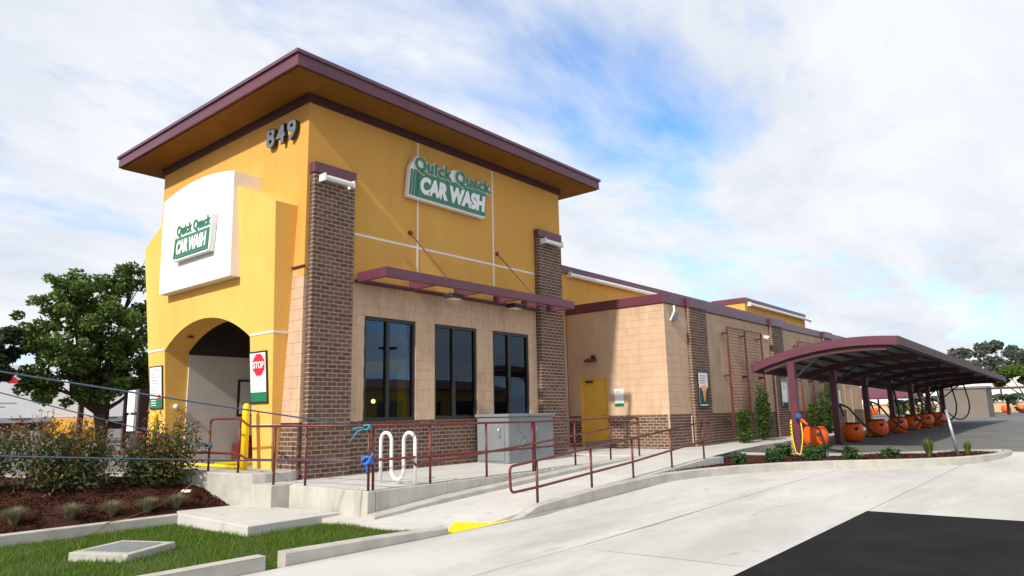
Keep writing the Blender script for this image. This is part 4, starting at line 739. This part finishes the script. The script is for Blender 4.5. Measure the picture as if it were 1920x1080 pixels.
def tree(base, cs, n, leaf, m, label, trunk_r=.16, group=None, rr=.36, k=16, aspect=.55, name='tree', fork=.35):
    t = thing(name, base, label, 'tree', group); cl = clump(cs, k, rr); P = lobes(cl, n)
    V, F = leaves(P, leaf, aspect); npmesh('crown', V, F, m, t, origin=base)
    b = Vector(base); tops = [Vector(c[:3]) for c in cs]; mid = sum(tops, Vector())/len(tops); fk = b.lerp(Vector((mid.x, mid.y, b.z+(mid.z-b.z)*1.0)), fork); fk.x += .1
    tr = MB(); tr.tube([b, b.lerp(fk, .5)+Vector((.06, .03, 0)), fk], trunk_r, 9, r2=trunk_r*.75)
    obj('trunk', tr, 'bark', t, smooth=True)
    lm = MB()
    for q in tops:
        m1 = fk.lerp(q, .45)+Vector(RNG.uniform(-.2, .2, 3)); lm.tube([fk, m1, q], trunk_r*.5, 6, r2=trunk_r*.1)
        for _ in range(3): e = q+Vector(RNG.uniform(-1, 1, 3))*.6; lm.tube([m1.lerp(q, .5), e], trunk_r*.16, 5, r2=.008)
    obj('limbs', lm, 'bark', t, smooth=True); return t
fwd = Vector((-math.sin(YAW), math.cos(YAW), 0)); rgt = Vector((math.cos(YAW), math.sin(YAW), 0))
def at(px, py, dist):          # a world point seen in that direction at that distance (used once to lay out the crowns)
    d = _f+_rt*((px-960)/1314.6)-_up*((py-540)/1314.6); return Vector(CAM_LOC)+d*(dist/math.hypot(d.x, d.y))
def lobe(px, py, rpx, dist, dz=.8): c = at(px, py, dist); r = rpx*dist*.88/1314.6; return (c.x, c.y, c.z, r, r, r*dz)
T1 = [lobe(252, 520, 44, 28.5), lobe(200, 540, 46, 28), lobe(132, 545, 50, 27.5), lobe(75, 592, 44, 27), lobe(150, 600, 60, 28.6), lobe(215, 610, 62, 27.4), lobe(272, 600, 46, 28.6), lobe(60, 640, 36, 27.6), lobe(110, 665, 56, 27.2), lobe(180, 680, 60, 28.4), lobe(250, 672, 54, 28), lobe(55, 712, 26, 27.5), lobe(120, 728, 44, 27.5), lobe(190, 722, 42, 28), lobe(262, 720, 36, 28.6)]
tree((-14.9, 2.1, .05), T1, 30000, .15, 'leaf_tree', 'large leafy green tree left of the entrance portal', .2, 'trees along the left', .30, 22)
T2 = [lobe(-10, 650, 34, 27), lobe(8, 682, 34, 26.5), lobe(-30, 690, 44, 27), lobe(-50, 640, 40, 27.5), lobe(14, 628, 18, 27)]
tree((-16.2, -2.0, .05), T2, 9000, .15, 'leaf_dark', 'dark green tree cut off by the left edge', .15, 'trees along the left', .30, 20)
euc = 'trees far behind the canopy'
tree((-6.5, 141, .3), [lobe(1792, 668, 14, 148), lobe(1806, 662, 10, 148), lobe(1818, 684, 16, 148), lobe(1800, 694, 14, 148)], 1700, .7, 'leaf_euc', 'grey green far tree standing left of the taller pair behind the canopy', .3, euc, 1.0, 1.2)
tree((-2.5, 141, .3), [lobe(1848, 656, 15, 150), lobe(1866, 652, 12, 150), lobe(1840, 676, 18, 150), lobe(1868, 682, 18, 150), lobe(1850, 704, 20, 150)], 2300, .7, 'leaf_euc', 'tall grey green far tree behind the middle of the canopy end', .35, euc, 1.0, 1.2)
tree((2.2, 138, .3), [lobe(1896, 660, 12, 146), lobe(1910, 676, 18, 146), lobe(1890, 690, 16, 146), lobe(1925, 660, 18, 146)], 2000, .7, 'leaf_euc', 'grey green far tree at the right edge of the picture', .3, euc, 1.0, 1.2)
tree((4.0, 98, .3), [lobe(1890, 700, 16, 104), lobe(1912, 698, 20, 104), lobe(1935, 694, 24, 104), lobe(1872, 712, 12, 104)], 6000, .36, 'leaf_bright', 'bright green bushy tree low at the right edge', .2, euc, .6, 3)
for k, (px, d_) in enumerate(((1640, 170), (1672, 165), (1712, 175))): tree(tuple(at(px, 770, d_).xy)+(.3,), [lobe(px-8, 712, 12, d_), lobe(px+8, 706, 12, d_), lobe(px, 722, 14, d_)], 2200, .6, 'leaf_dark', ('dark far tree seen under the canopy left of the third post', 'dark far tree seen under the canopy beside the fourth post', 'dark far tree seen under the canopy beside the fifth post')[k], .3, euc, 1.0, 1.0)
def palm(base, h, r, n, label):
    t = thing('palm_tree', base, label, 'palm', 'palms beyond the vacuum lot'); b = Vector(base); obj('trunk', MB().tube([b, b+Vector((.05, 0, h))], .12, 8, r2=.09), 'bark', t)
    V = []; F = []; c = b+Vector((0, 0, h))
    for i in range(n):
        a = i*2.4; el = .9-.09*i % 1.3; dirv = Vector((math.cos(a), math.sin(a), 0))
        prev = c
        for s_ in range(1, 9):
            q = s_/8; p = c+dirv*r*q+Vector((0, 0, r*(.75*q*math.sin(el+.4)-1.0*q*q*.8)))
            sd_ = Vector((-dirv.y, dirv.x, 0)); L_ = r*.34*math.sin(math.pi*min(1, q*.9+.08))
            for sg in (-1, 1):
                k = len(V); V += [tuple(prev), tuple(p), tuple(p+sd_*sg*L_+Vector((0, 0, -L_*.5))-dirv*-.1), tuple(prev.lerp(p, .5)+sd_*sg*L_*.9+Vector((0, 0, -L_*.55)))]; F.append((k, k+1, k+2, k+3))
            prev = p
    npmesh('fronds', V, F, 'leaf_dark', t, origin=base)
palm((5.1, 62, .25), 1.5, 1.6, 12, 'small palm at the right edge beyond the vacuum lot'); palm((-4.2, 71, .28), 1.3, 1.6, 11, 'small palm seen between the fourth and fifth canopy posts'); palm((-1.4, 66, .27), 1.5, 1.6, 11, 'small palm seen beside the sixth canopy post')
def bush(x, y, z, h, r, n, leaf, m, label, group, name='shrub', cat='shrub', stems=16, tip=None, taper=.6, aspect=.45):
    t = thing(name, (x, y, z), label, cat, group); st = MB(); P = []; TP = []
    for i in range(stems):
        a = RNG.uniform(0, 6.28); rr = r*math.sqrt(RNG.uniform(.02, 1)); hh = h*RNG.uniform(.62, 1.0)*(1-(1-taper)*rr/r*.6); e = Vector((x+rr*math.cos(a), y+rr*math.sin(a), z+hh)); b0 = Vector((x+rr*.3*math.cos(a), y+rr*.3*math.sin(a), z-.03)); mdl = b0.lerp(e, .5)+Vector(RNG.uniform(-.05, .05, 3)); st.tube([b0, mdl, e], .008, 5, r2=.003)
        k = n//stems; q = RNG.uniform(.12, 1.02, k); base_ = np.array([b0])*(1-q[:, None])+np.array([e])*q[:, None]; pp = base_+RNG.standard_normal((k, 3))*np.array([.16, .16, .09])*min(1, r*2.0)*(1.15-q[:, None]*.75); P.append(pp[q < .90]); TP.append(pp[q >= .90])
    P = np.concatenate(P); TP = np.concatenate(TP); obj('stems', st, 'bark', t)
    if tip is None: P = np.concatenate([P, TP])
    V, F = leaves(P, leaf, aspect, up=.5); npmesh('foliage', V, F, m, t, origin=(x, y, z))
    if tip: V, F = leaves(TP, leaf*.75, aspect, up=1.0); npmesh('new_growth', V, F, tip, t, origin=(x, y, z), kind='stuff')
leafmat('leaf_red', (.16, .08, .03), (.36, .16, .09), None)
SH = [(-2.35, -4.25, 1.22, .50, 'reddish tipped shrub cut off by the left edge'), (-2.0, -3.38, 1.25, .46, 'reddish tipped shrub left of the tree trunk, taller of two'), (-1.95, -2.85, 1.05, .40, 'reddish tipped shrub left of the tree trunk, shorter of two'), (-1.85, -1.95, .92, .36, 'lower reddish shrub right of the tree trunk'), (-1.72, -1.52, 1.30, .40, 'tallest reddish tipped shrub nearest the entrance portal'), (-3.4, -5.4, 1.1, .5, 'reddish shrub behind the leftmost one')]
for x, y, h, r, lab in SH: bush(x, y, bed_z(x, y)-.02, h*1.22, r*1.2, 2200, .078, 'leaf_shrub', lab, 'shrubs along the drive lane', stems=34, tip='leaf_red')
def tuft(x, y, z, h, r, n, m, label, group, wd=.006, name='grass_tuft', cat='grass'):
    V = []; F = []
    for i in range(n):
        a = RNG.uniform(0, 6.28); ln = h*RNG.uniform(.6, 1.1); lean = RNG.uniform(.1, 1.0)*r; d = np.array([math.cos(a), math.sin(a), 0]); sd_ = np.array([-d[1], d[0], 0])*wd; b0 = np.array([x, y, z])+d*RNG.uniform(0, .04)
        p1 = b0+d*lean*.35+np.array([0, 0, ln*.62]); p2 = b0+d*lean+np.array([0, 0, ln*(.95-.35*lean/r*.8)]); k = len(V)
        V += [b0-sd_, b0+sd_, p1+sd_*.8, p1-sd_*.8]; F.append((k, k+1, k+2, k+3)); k = len(V); V += [p1-sd_*.8, p1+sd_*.8, p2+sd_*.1, p2-sd_*.1]; F.append((k, k+1, k+2, k+3))
    return npmesh(name, V, F, m, None, origin=(x, y, z), label=label, cat=cat, group=group)
TL = ('dry grass tuft in the mulch, leftmost of the row', 'dry grass tuft in the mulch, second from the left', 'dry grass tuft in the mulch, middle of the row', 'dry grass tuft in the mulch, second from the concrete wall', 'dry grass tuft in the mulch, nearest the concrete wall')
for k, (x, y) in enumerate(((-.72, -4.15), (-.66, -3.45), (-.62, -2.88), (-.62, -2.34), (-.66, -1.86))): tuft(x, y, bed_z(x, y)-.01, .29, .30, 620, 'blade_straw', TL[k], 'dry grass tufts in the mulch bed', .0035)
# clipped and wild planting by the long wall
WS = [(2.5, 14.55, 1.30, .22, 'upright green shrub at the foot of the near trellis, shorter of two'), (2.4, 16.4, 2.25, .25, 'taller upright green shrub on the near trellis'), (2.45, 22.0, 1.6, .32, 'leafy green shrub behind the first canopy post'), (2.4, 23.6, 2.4, .30, 'tall green shrub on the far trellis behind the canopy post')]
for x, y, h, r, lab in WS: bush(x, y, .04, h, r, 2600, .085, 'leaf_wall', lab, 'shrubs along the long wall', stems=30, aspect=.5)
PL = [(4.97, 8.1, .26, .22), (5.3, 9.3, .30, .25), (5.45, 8.9, .24, .24), (5.05, 10.6, .34, .30), (5.95, 9.75, .30, .32), (5.75, 10.9, .34, .34), (6.65, 10.7, .30, .32), (7.3, 11.4, .20, .30)]
PN = ('low green plant in the canopy planter, nearest the ramp', 'low green plant in the planter, second from the ramp', 'low green plant in the planter just behind the kerb', 'low green plant in the planter beside the first canopy post', 'low green plant in the planter in front of the yellow hose', 'low green plant in the planter below the nearest orange drum', 'low green plant in the middle of the planter', 'dark low plant in the planter left of the spiky clump')
for (x, y, h, r), lab in zip(PL, PN): bush(x, y, -.12, h*1.1, r*.72, 520, .085, 'leaf_plant', lab, 'low plants in the canopy planter', 'ground_plant', 'plant', 14, taper=.8, aspect=.6)
tuft(7.98, 12.15, -.12, .50, .30, 160, 'blade_yucca', 'spiky yellow green grass clump left of the grey pole', 'grass clumps in the canopy planter', .009, 'grass_clump'); tuft(8.62, 13.3, -.12, .40, .20, 110, 'blade_green', 'small spiky grass clump right of the grey pole', 'grass clumps in the canopy planter', .008, 'grass_clump')
# lawn blades, mulch chips
n = 90000; x = RNG.uniform(-.2, 4.58, n); y = -.97-RNG.uniform(0, 1, n)**1.5*11
def inpoly(px, py, poly):
    r = np.zeros(len(px), bool); m_ = len(poly)
    for i in range(m_):
        x1, y1 = poly[i][:2]; x2, y2 = poly[(i+1) % m_][:2]; c_ = ((y1 > py) != (y2 > py)) & (px < (x2-x1)*(py-y1)/(y2-y1+1e-12)+x1); r ^= c_
    return r
keep = ~inpoly(x, y, [(-.05, -2.12), (2.22, -2.22), (2.14, -.6), (-.3, -.6)]) & ~inpoly(x, y, hp); x = x[keep]; y = y[keep]; n = len(x); z = -.575+.105*(x+.4)/5.02+(y+30)/29*.015
a = RNG.uniform(0, 6.28, n); h = RNG.uniform(.03, .075, n)*(.8+.5*np.sin(x*2.1+1.3*np.sin(y*1.7))**2); wd = .0045; b0 = np.stack([x, y, z], 1); sd_ = np.stack([np.cos(a), np.sin(a), 0*a], 1)*wd; tp_ = b0+np.stack([RNG.normal(0, .02, n), RNG.normal(0, .02, n), h], 1)
V = np.stack([b0-sd_, b0+sd_, tp_], 1).reshape(-1, 3); npmesh('grass_blades', V, np.arange(3*n).reshape(-1, 3), 'blade_green', lawn, kind='stuff')
def chips(name, xs_, ys_, zs_, s_, label=None):
    n = len(xs_); c = np.stack([xs_, ys_, zs_], 1); a = RNG.uniform(0, 6.28, n); t_ = RNG.normal(0, .35, n); u = np.stack([np.cos(a), np.sin(a), t_], 1)*s_*RNG.uniform(.5, 1.3, (n, 1)); v = np.stack([-np.sin(a), np.cos(a), RNG.normal(0, .3, n)], 1)*s_*.35
    V = np.stack([c-u-v, c+u-v, c+u+v, c-u+v], 1).reshape(-1, 3); return npmesh(name, V, np.arange(4*n).reshape(-1, 4), 'mulch_chip', None, kind='stuff', label=label, cat='mulch')
n = 16000; y = RNG.uniform(-7, -.95, n); t_ = RNG.uniform(0, 1, n)**1.2; x = -.44-t_*2.2; ok = x > np.interp(y, [-5.6, -1.0], [-8., -1.4])+.18; x, y = x[ok], y[ok]; chips('mulch_chips', x, y, np.array([bed_z(p, q) for p, q in zip(x, y)])+.012, .022, 'loose bark chips on the sloping bed by the entrance')
n = 26000; x = RNG.uniform(3.6, 9.3, n); y = RNG.uniform(4.9, 15, n); ok = inpoly(x, y, pl); x, y = x[ok], y[ok]; chips('mulch_chips', x, y, -.115+.02*np.sin(x*3+y)+.01, .028, 'loose bark chips in the canopy planter')
# ------------------------------------------------------------------ far things on the left
def trailer(base, length, ang, z0, z1, label, m='trailer_white', red=False):
    t = thing('semi_trailer', base, label, 'trailer', 'trailers parked on the left'); c, s_ = math.cos(ang), math.sin(ang); W = lambda u, v, z: (base[0]+u*c-v*s_, base[1]+u*s_+v*c, z)
    def bx(n_, u0, u1, v0, v1, a, b, mm, **k): return obj(n_, MB().hexa([W(u0, v0, a), W(u1, v0, a), W(u1, v1, a), W(u0, v1, a)], [W(u0, v0, b), W(u1, v0, b), W(u1, v1, b), W(u0, v1, b)]), mm, t, **k)
    bx('box', 0, length, -1.25, 1.25, z0, z1, m); bx('rail', .02, length-.02, -1.29, 1.29, z0-.16, z0+.10, 'galvanised'); bx('chassis', .5, length-.5, -.9, .9, z0-.6, z0-.17, 'black_frame')
    for k in range(int(length/2)): bx('rivet_strip', k*2+.4, k*2+1.3, -1.31, -1.295, z0+.0, z0+.06, 'dark_metal')
    for u in (1.6, 2.9, length-2.2): 
        for v in (-1.05, 1.05):
            wv = MB(); wv.tube([W(u, v-.15, .55), W(u, v+.15, .55)], .5, 18); w_ = obj('wheel', wv, 'black_rubber', t); q = MB(); q.tube([W(u, v-.17 if v < 0 else v+.17, .55), W(u, v-.10 if v < 0 else v+.10, .55)], .26, 14); obj('rim', q, 'steel_wheel', w_)
    if red: bx('red_stripe', .02, length-.02, -1.262, 1.262, z1-.22, z1-.05, 'trailer_red')
    return t, W
dr_ = math.atan2(9.88-3.84, -32.18+34.12)
t, W = trailer((-35.9, -1.6, .05), 14.6, dr_, 1.36, 3.25, 'white semi trailer parked beyond the left trees')
for k in range(2): obj('text_line', MB().hexa([W(5.0, -1.262, 2.0+.2*k), W(6.6-.5*(1-k), -1.262, 2.0+.2*k), W(6.6-.5*(1-k), -1.25, 2.0+.2*k), W(5.0, -1.25, 2.0+.2*k)], [W(5.0, -1.262, 2.06+.2*k), W(6.6-.5*(1-k), -1.262, 2.06+.2*k), W(6.6-.5*(1-k), -1.25, 2.06+.2*k), W(5.0, -1.25, 2.06+.2*k)]), 'print_grey', t)
t, W = trailer((-43.0, 1.0, .05), 7.4, dr_, 1.36, 4.75, 'white trailer with a red swoosh behind the first one')
sw = MB(); arcp = [(4.6+1.5*math.cos(a), 3.2+1.2*math.sin(a)) for a in np.linspace(.35, 1.75, 9)]; arci = [(4.6+1.05*math.cos(a), 3.0+.95*math.sin(a)) for a in np.linspace(1.75, .35, 9)]
sw.hexa([W(u, -1.25, z) for u, z in arcp+arci], [W(u, -1.27, z) for u, z in arcp+arci]); obj('red_swoosh', sw, 'trailer_red', t); obj('red_stripe', MB().hexa([W(3.6, -1.27, 4.30), W(6.2, -1.27, 4.30), W(6.2, -1.25, 4.30), W(3.6, -1.25, 4.30)], [W(3.6, -1.27, 4.45), W(6.2, -1.27, 4.45), W(6.2, -1.25, 4.45), W(3.6, -1.25, 4.45)]), 'trailer_red', t)
t = thing('pay_kiosk', (-8.9, .8, .05), 'white pay kiosk screens on a dark post left of the portal', 'kiosk'); obj('screen', MB().box(-9.25, -8.78, .62, .70, 1.35, 1.95), 'white_plastic', t); obj('screen', MB().box(-9.22, -8.80, .63, .70, .85, 1.28), 'white_plastic', t); obj('post', MB().box(-9.2, -8.70, .71, 1.02, .05, 1.98), 'dark_metal', t)
t = thing('pay_canopy', (-16.5, 3.2, .05), 'dark red flat pay canopy behind the tree left of the portal', 'canopy'); obj('roof', MB().box(-18.5, -15.5, 2.2, 4.4, 2.2, 2.55), 'purple_metal', t)
for x, y in ((-18.2, 2.5), (-15.8, 2.5), (-18.2, 4.1), (-15.8, 4.1)): obj('post', MB().box(x-.08, x+.08, y-.08, y+.08, .05, 2.2), 'purple_dark', t)
t = thing('parked_car', (-30, 6.2, .05), 'orange yellow car parked behind the tree trunk', 'car')
cb = MB(); cb.prism([(x, 5.4, z) for x, z in ((-32, .35), (-28, .35), (-28, .85), (-28.7, .95), (-29.4, 1.4), (-30.8, 1.4), (-31.4, .95), (-32, .85))], (0, 1.7, 0)); obj('body', cb, 'car_orange', t, bevel=.05)
for x in (-31.2, -28.8):
    for y in (5.4, 7.1): obj('wheel', MB().tube([(x, y-.1, .36), (x, y+.1, .36)], .31, 14), 'black_rubber', t)
# ------------------------------------------------------------------ far things on the right
def block(name, x0, x1, y0, y1, z0, z1, m, label, cat, cap=None, group=None):
    t = thing(name, ((x0+x1)/2, (y0+y1)/2, z0), label, cat, group); obj('wall', MB().box(x0, x1, y0, y1, z0, z1), m, t)
    if cap: obj('coping', MB().box(x0-.1, x1+.1, y0-.1, y1+.1, z1, z1+.15), cap, t)
    return t
block('warehouse', -60, 70, 119, 135, .3, 5.2, 'far_white', 'long white warehouse far behind the vacuum lot', 'building', 'far_white')
block('garden_wall', -45, 60, 91, 91.4, .25, 1.35, 'far_tan', 'low tan boundary wall beyond the vacuum lot', 'wall', 'far_tan')
t = block('block_enclosure', 1.9, 4.9, 51.8, 55, .2, 2.25, 'far_grey_shaded', 'plain block enclosure standing behind the far end of the canopy', 'enclosure', 'far_grey_shaded')
for k, (x0, x1, y0, zc, lab) in enumerate(((-13, -4.6, 80, 3.4, 'purple barrel canopy far away between the third and fifth posts'), (-2.2, 14, 90.2, 3.1, 'flat purple canopy far away at the right edge'))):
    t = thing('far_canopy', ((x0+x1)/2, y0, .25), lab, 'canopy', 'purple canopies beyond the lot'); mb = MB(); n = 8 if k == 0 else 2
    for i in range(n):
        a, b = i/n, (i+1)/n; za = zc-(1.2*(2*a-1)**2 if k == 0 else 0); zb = zc-(1.2*(2*b-1)**2 if k == 0 else 0); mb.hexa([(x0, y0+4*a, za-.2), (x1, y0+4*a, za-.2), (x1, y0+4*b, zb-.2), (x0, y0+4*b, zb-.2)], [(x0, y0+4*a, za), (x1, y0+4*a, za), (x1, y0+4*b, zb), (x0, y0+4*b, zb)])
    obj('roof', mb, 'purple_metal', t)
    if k == 0: mb = MB(); [mb.box(x0+i*1.2, x0+i*1.2+.1, y0-.02, y0+.05, zc-1.35, zc-1.1) for i in range(8)]; obj('edge_ribs', mb, 'purple_dark', t)
    for x in np.arange(x0+.6, x1, 3.5): obj('post', MB().box(x-.08, x+.08, y0+1.8, y0+2, .25, zc-.25), 'purple_dark', t)
for k, (x, y, lab) in enumerate(((-8.9, 79.5, 'far orange drum seen left of the third canopy post'), (3.2, 81, 'far orange drum near the right edge, left of two'), (4.5, 81, 'far orange drum at the right edge'))):
    obj('orange_drum', MB().lathe([(.3, 0), (.42, .2), (.45, .4), (.4, .65), (.28, .75)], (x, y, .28), 14), 'orange_plastic', None, lab, 'drum', 'orange drums beyond the lot', smooth=True)
for k, (x, y, h, r, lab) in enumerate(((-5.5, 76, 1.5, 1.4, 'brownish hedge bush beyond the fourth canopy post'), (-3.2, 77, 1.2, 1.2, 'brownish hedge bush beyond the fifth canopy post'), (6.2, 72, .8, 1.6, 'low dark hedge at the right edge beyond the lot'))): bush(x, y, .28, h, r, 900, .22, 'leaf_wall' if k < 2 else 'leaf_dark', lab, 'hedges beyond the lot', 'hedge_bush', 'bush', 18, aspect=.6)
# store across the street, behind the camera: it is what the tower windows mirror
t = thing('street_store', (52, 30, -.4), 'yellow store with a red roof across the street, seen only mirrored in the windows', 'building')
obj('wall', MB().box(48, 58, 26, 62, -.4, 4.2), 'stucco_yellow', t); obj('roof', MB().hexa([(47.4, 25.4, 4.2), (58.6, 25.4, 4.2), (58.6, 62.6, 4.2), (47.4, 62.6, 4.2)], [(51, 27, 5.4), (55, 27, 5.4), (55, 61, 5.4), (51, 61, 5.4)]), 'red_paint', t)
for y in range(29, 60, 6): obj('window', MB().box(47.94, 48.0, y, y+3.4, .6, 2.8), 'black_frame', t)
t = thing('street_lamp', (38, 34, -.4), 'tall dark street lamp across the lot, seen only mirrored in the windows', 'lamp'); obj('pole', MB().tube([(38, 34, -.4), (38, 34, 7.2)], .09, 8), 'dark_metal', t); obj('head', MB().box(37.6, 38.4, 33.3, 34.7, 7.2, 7.4), 'dark_metal', t)
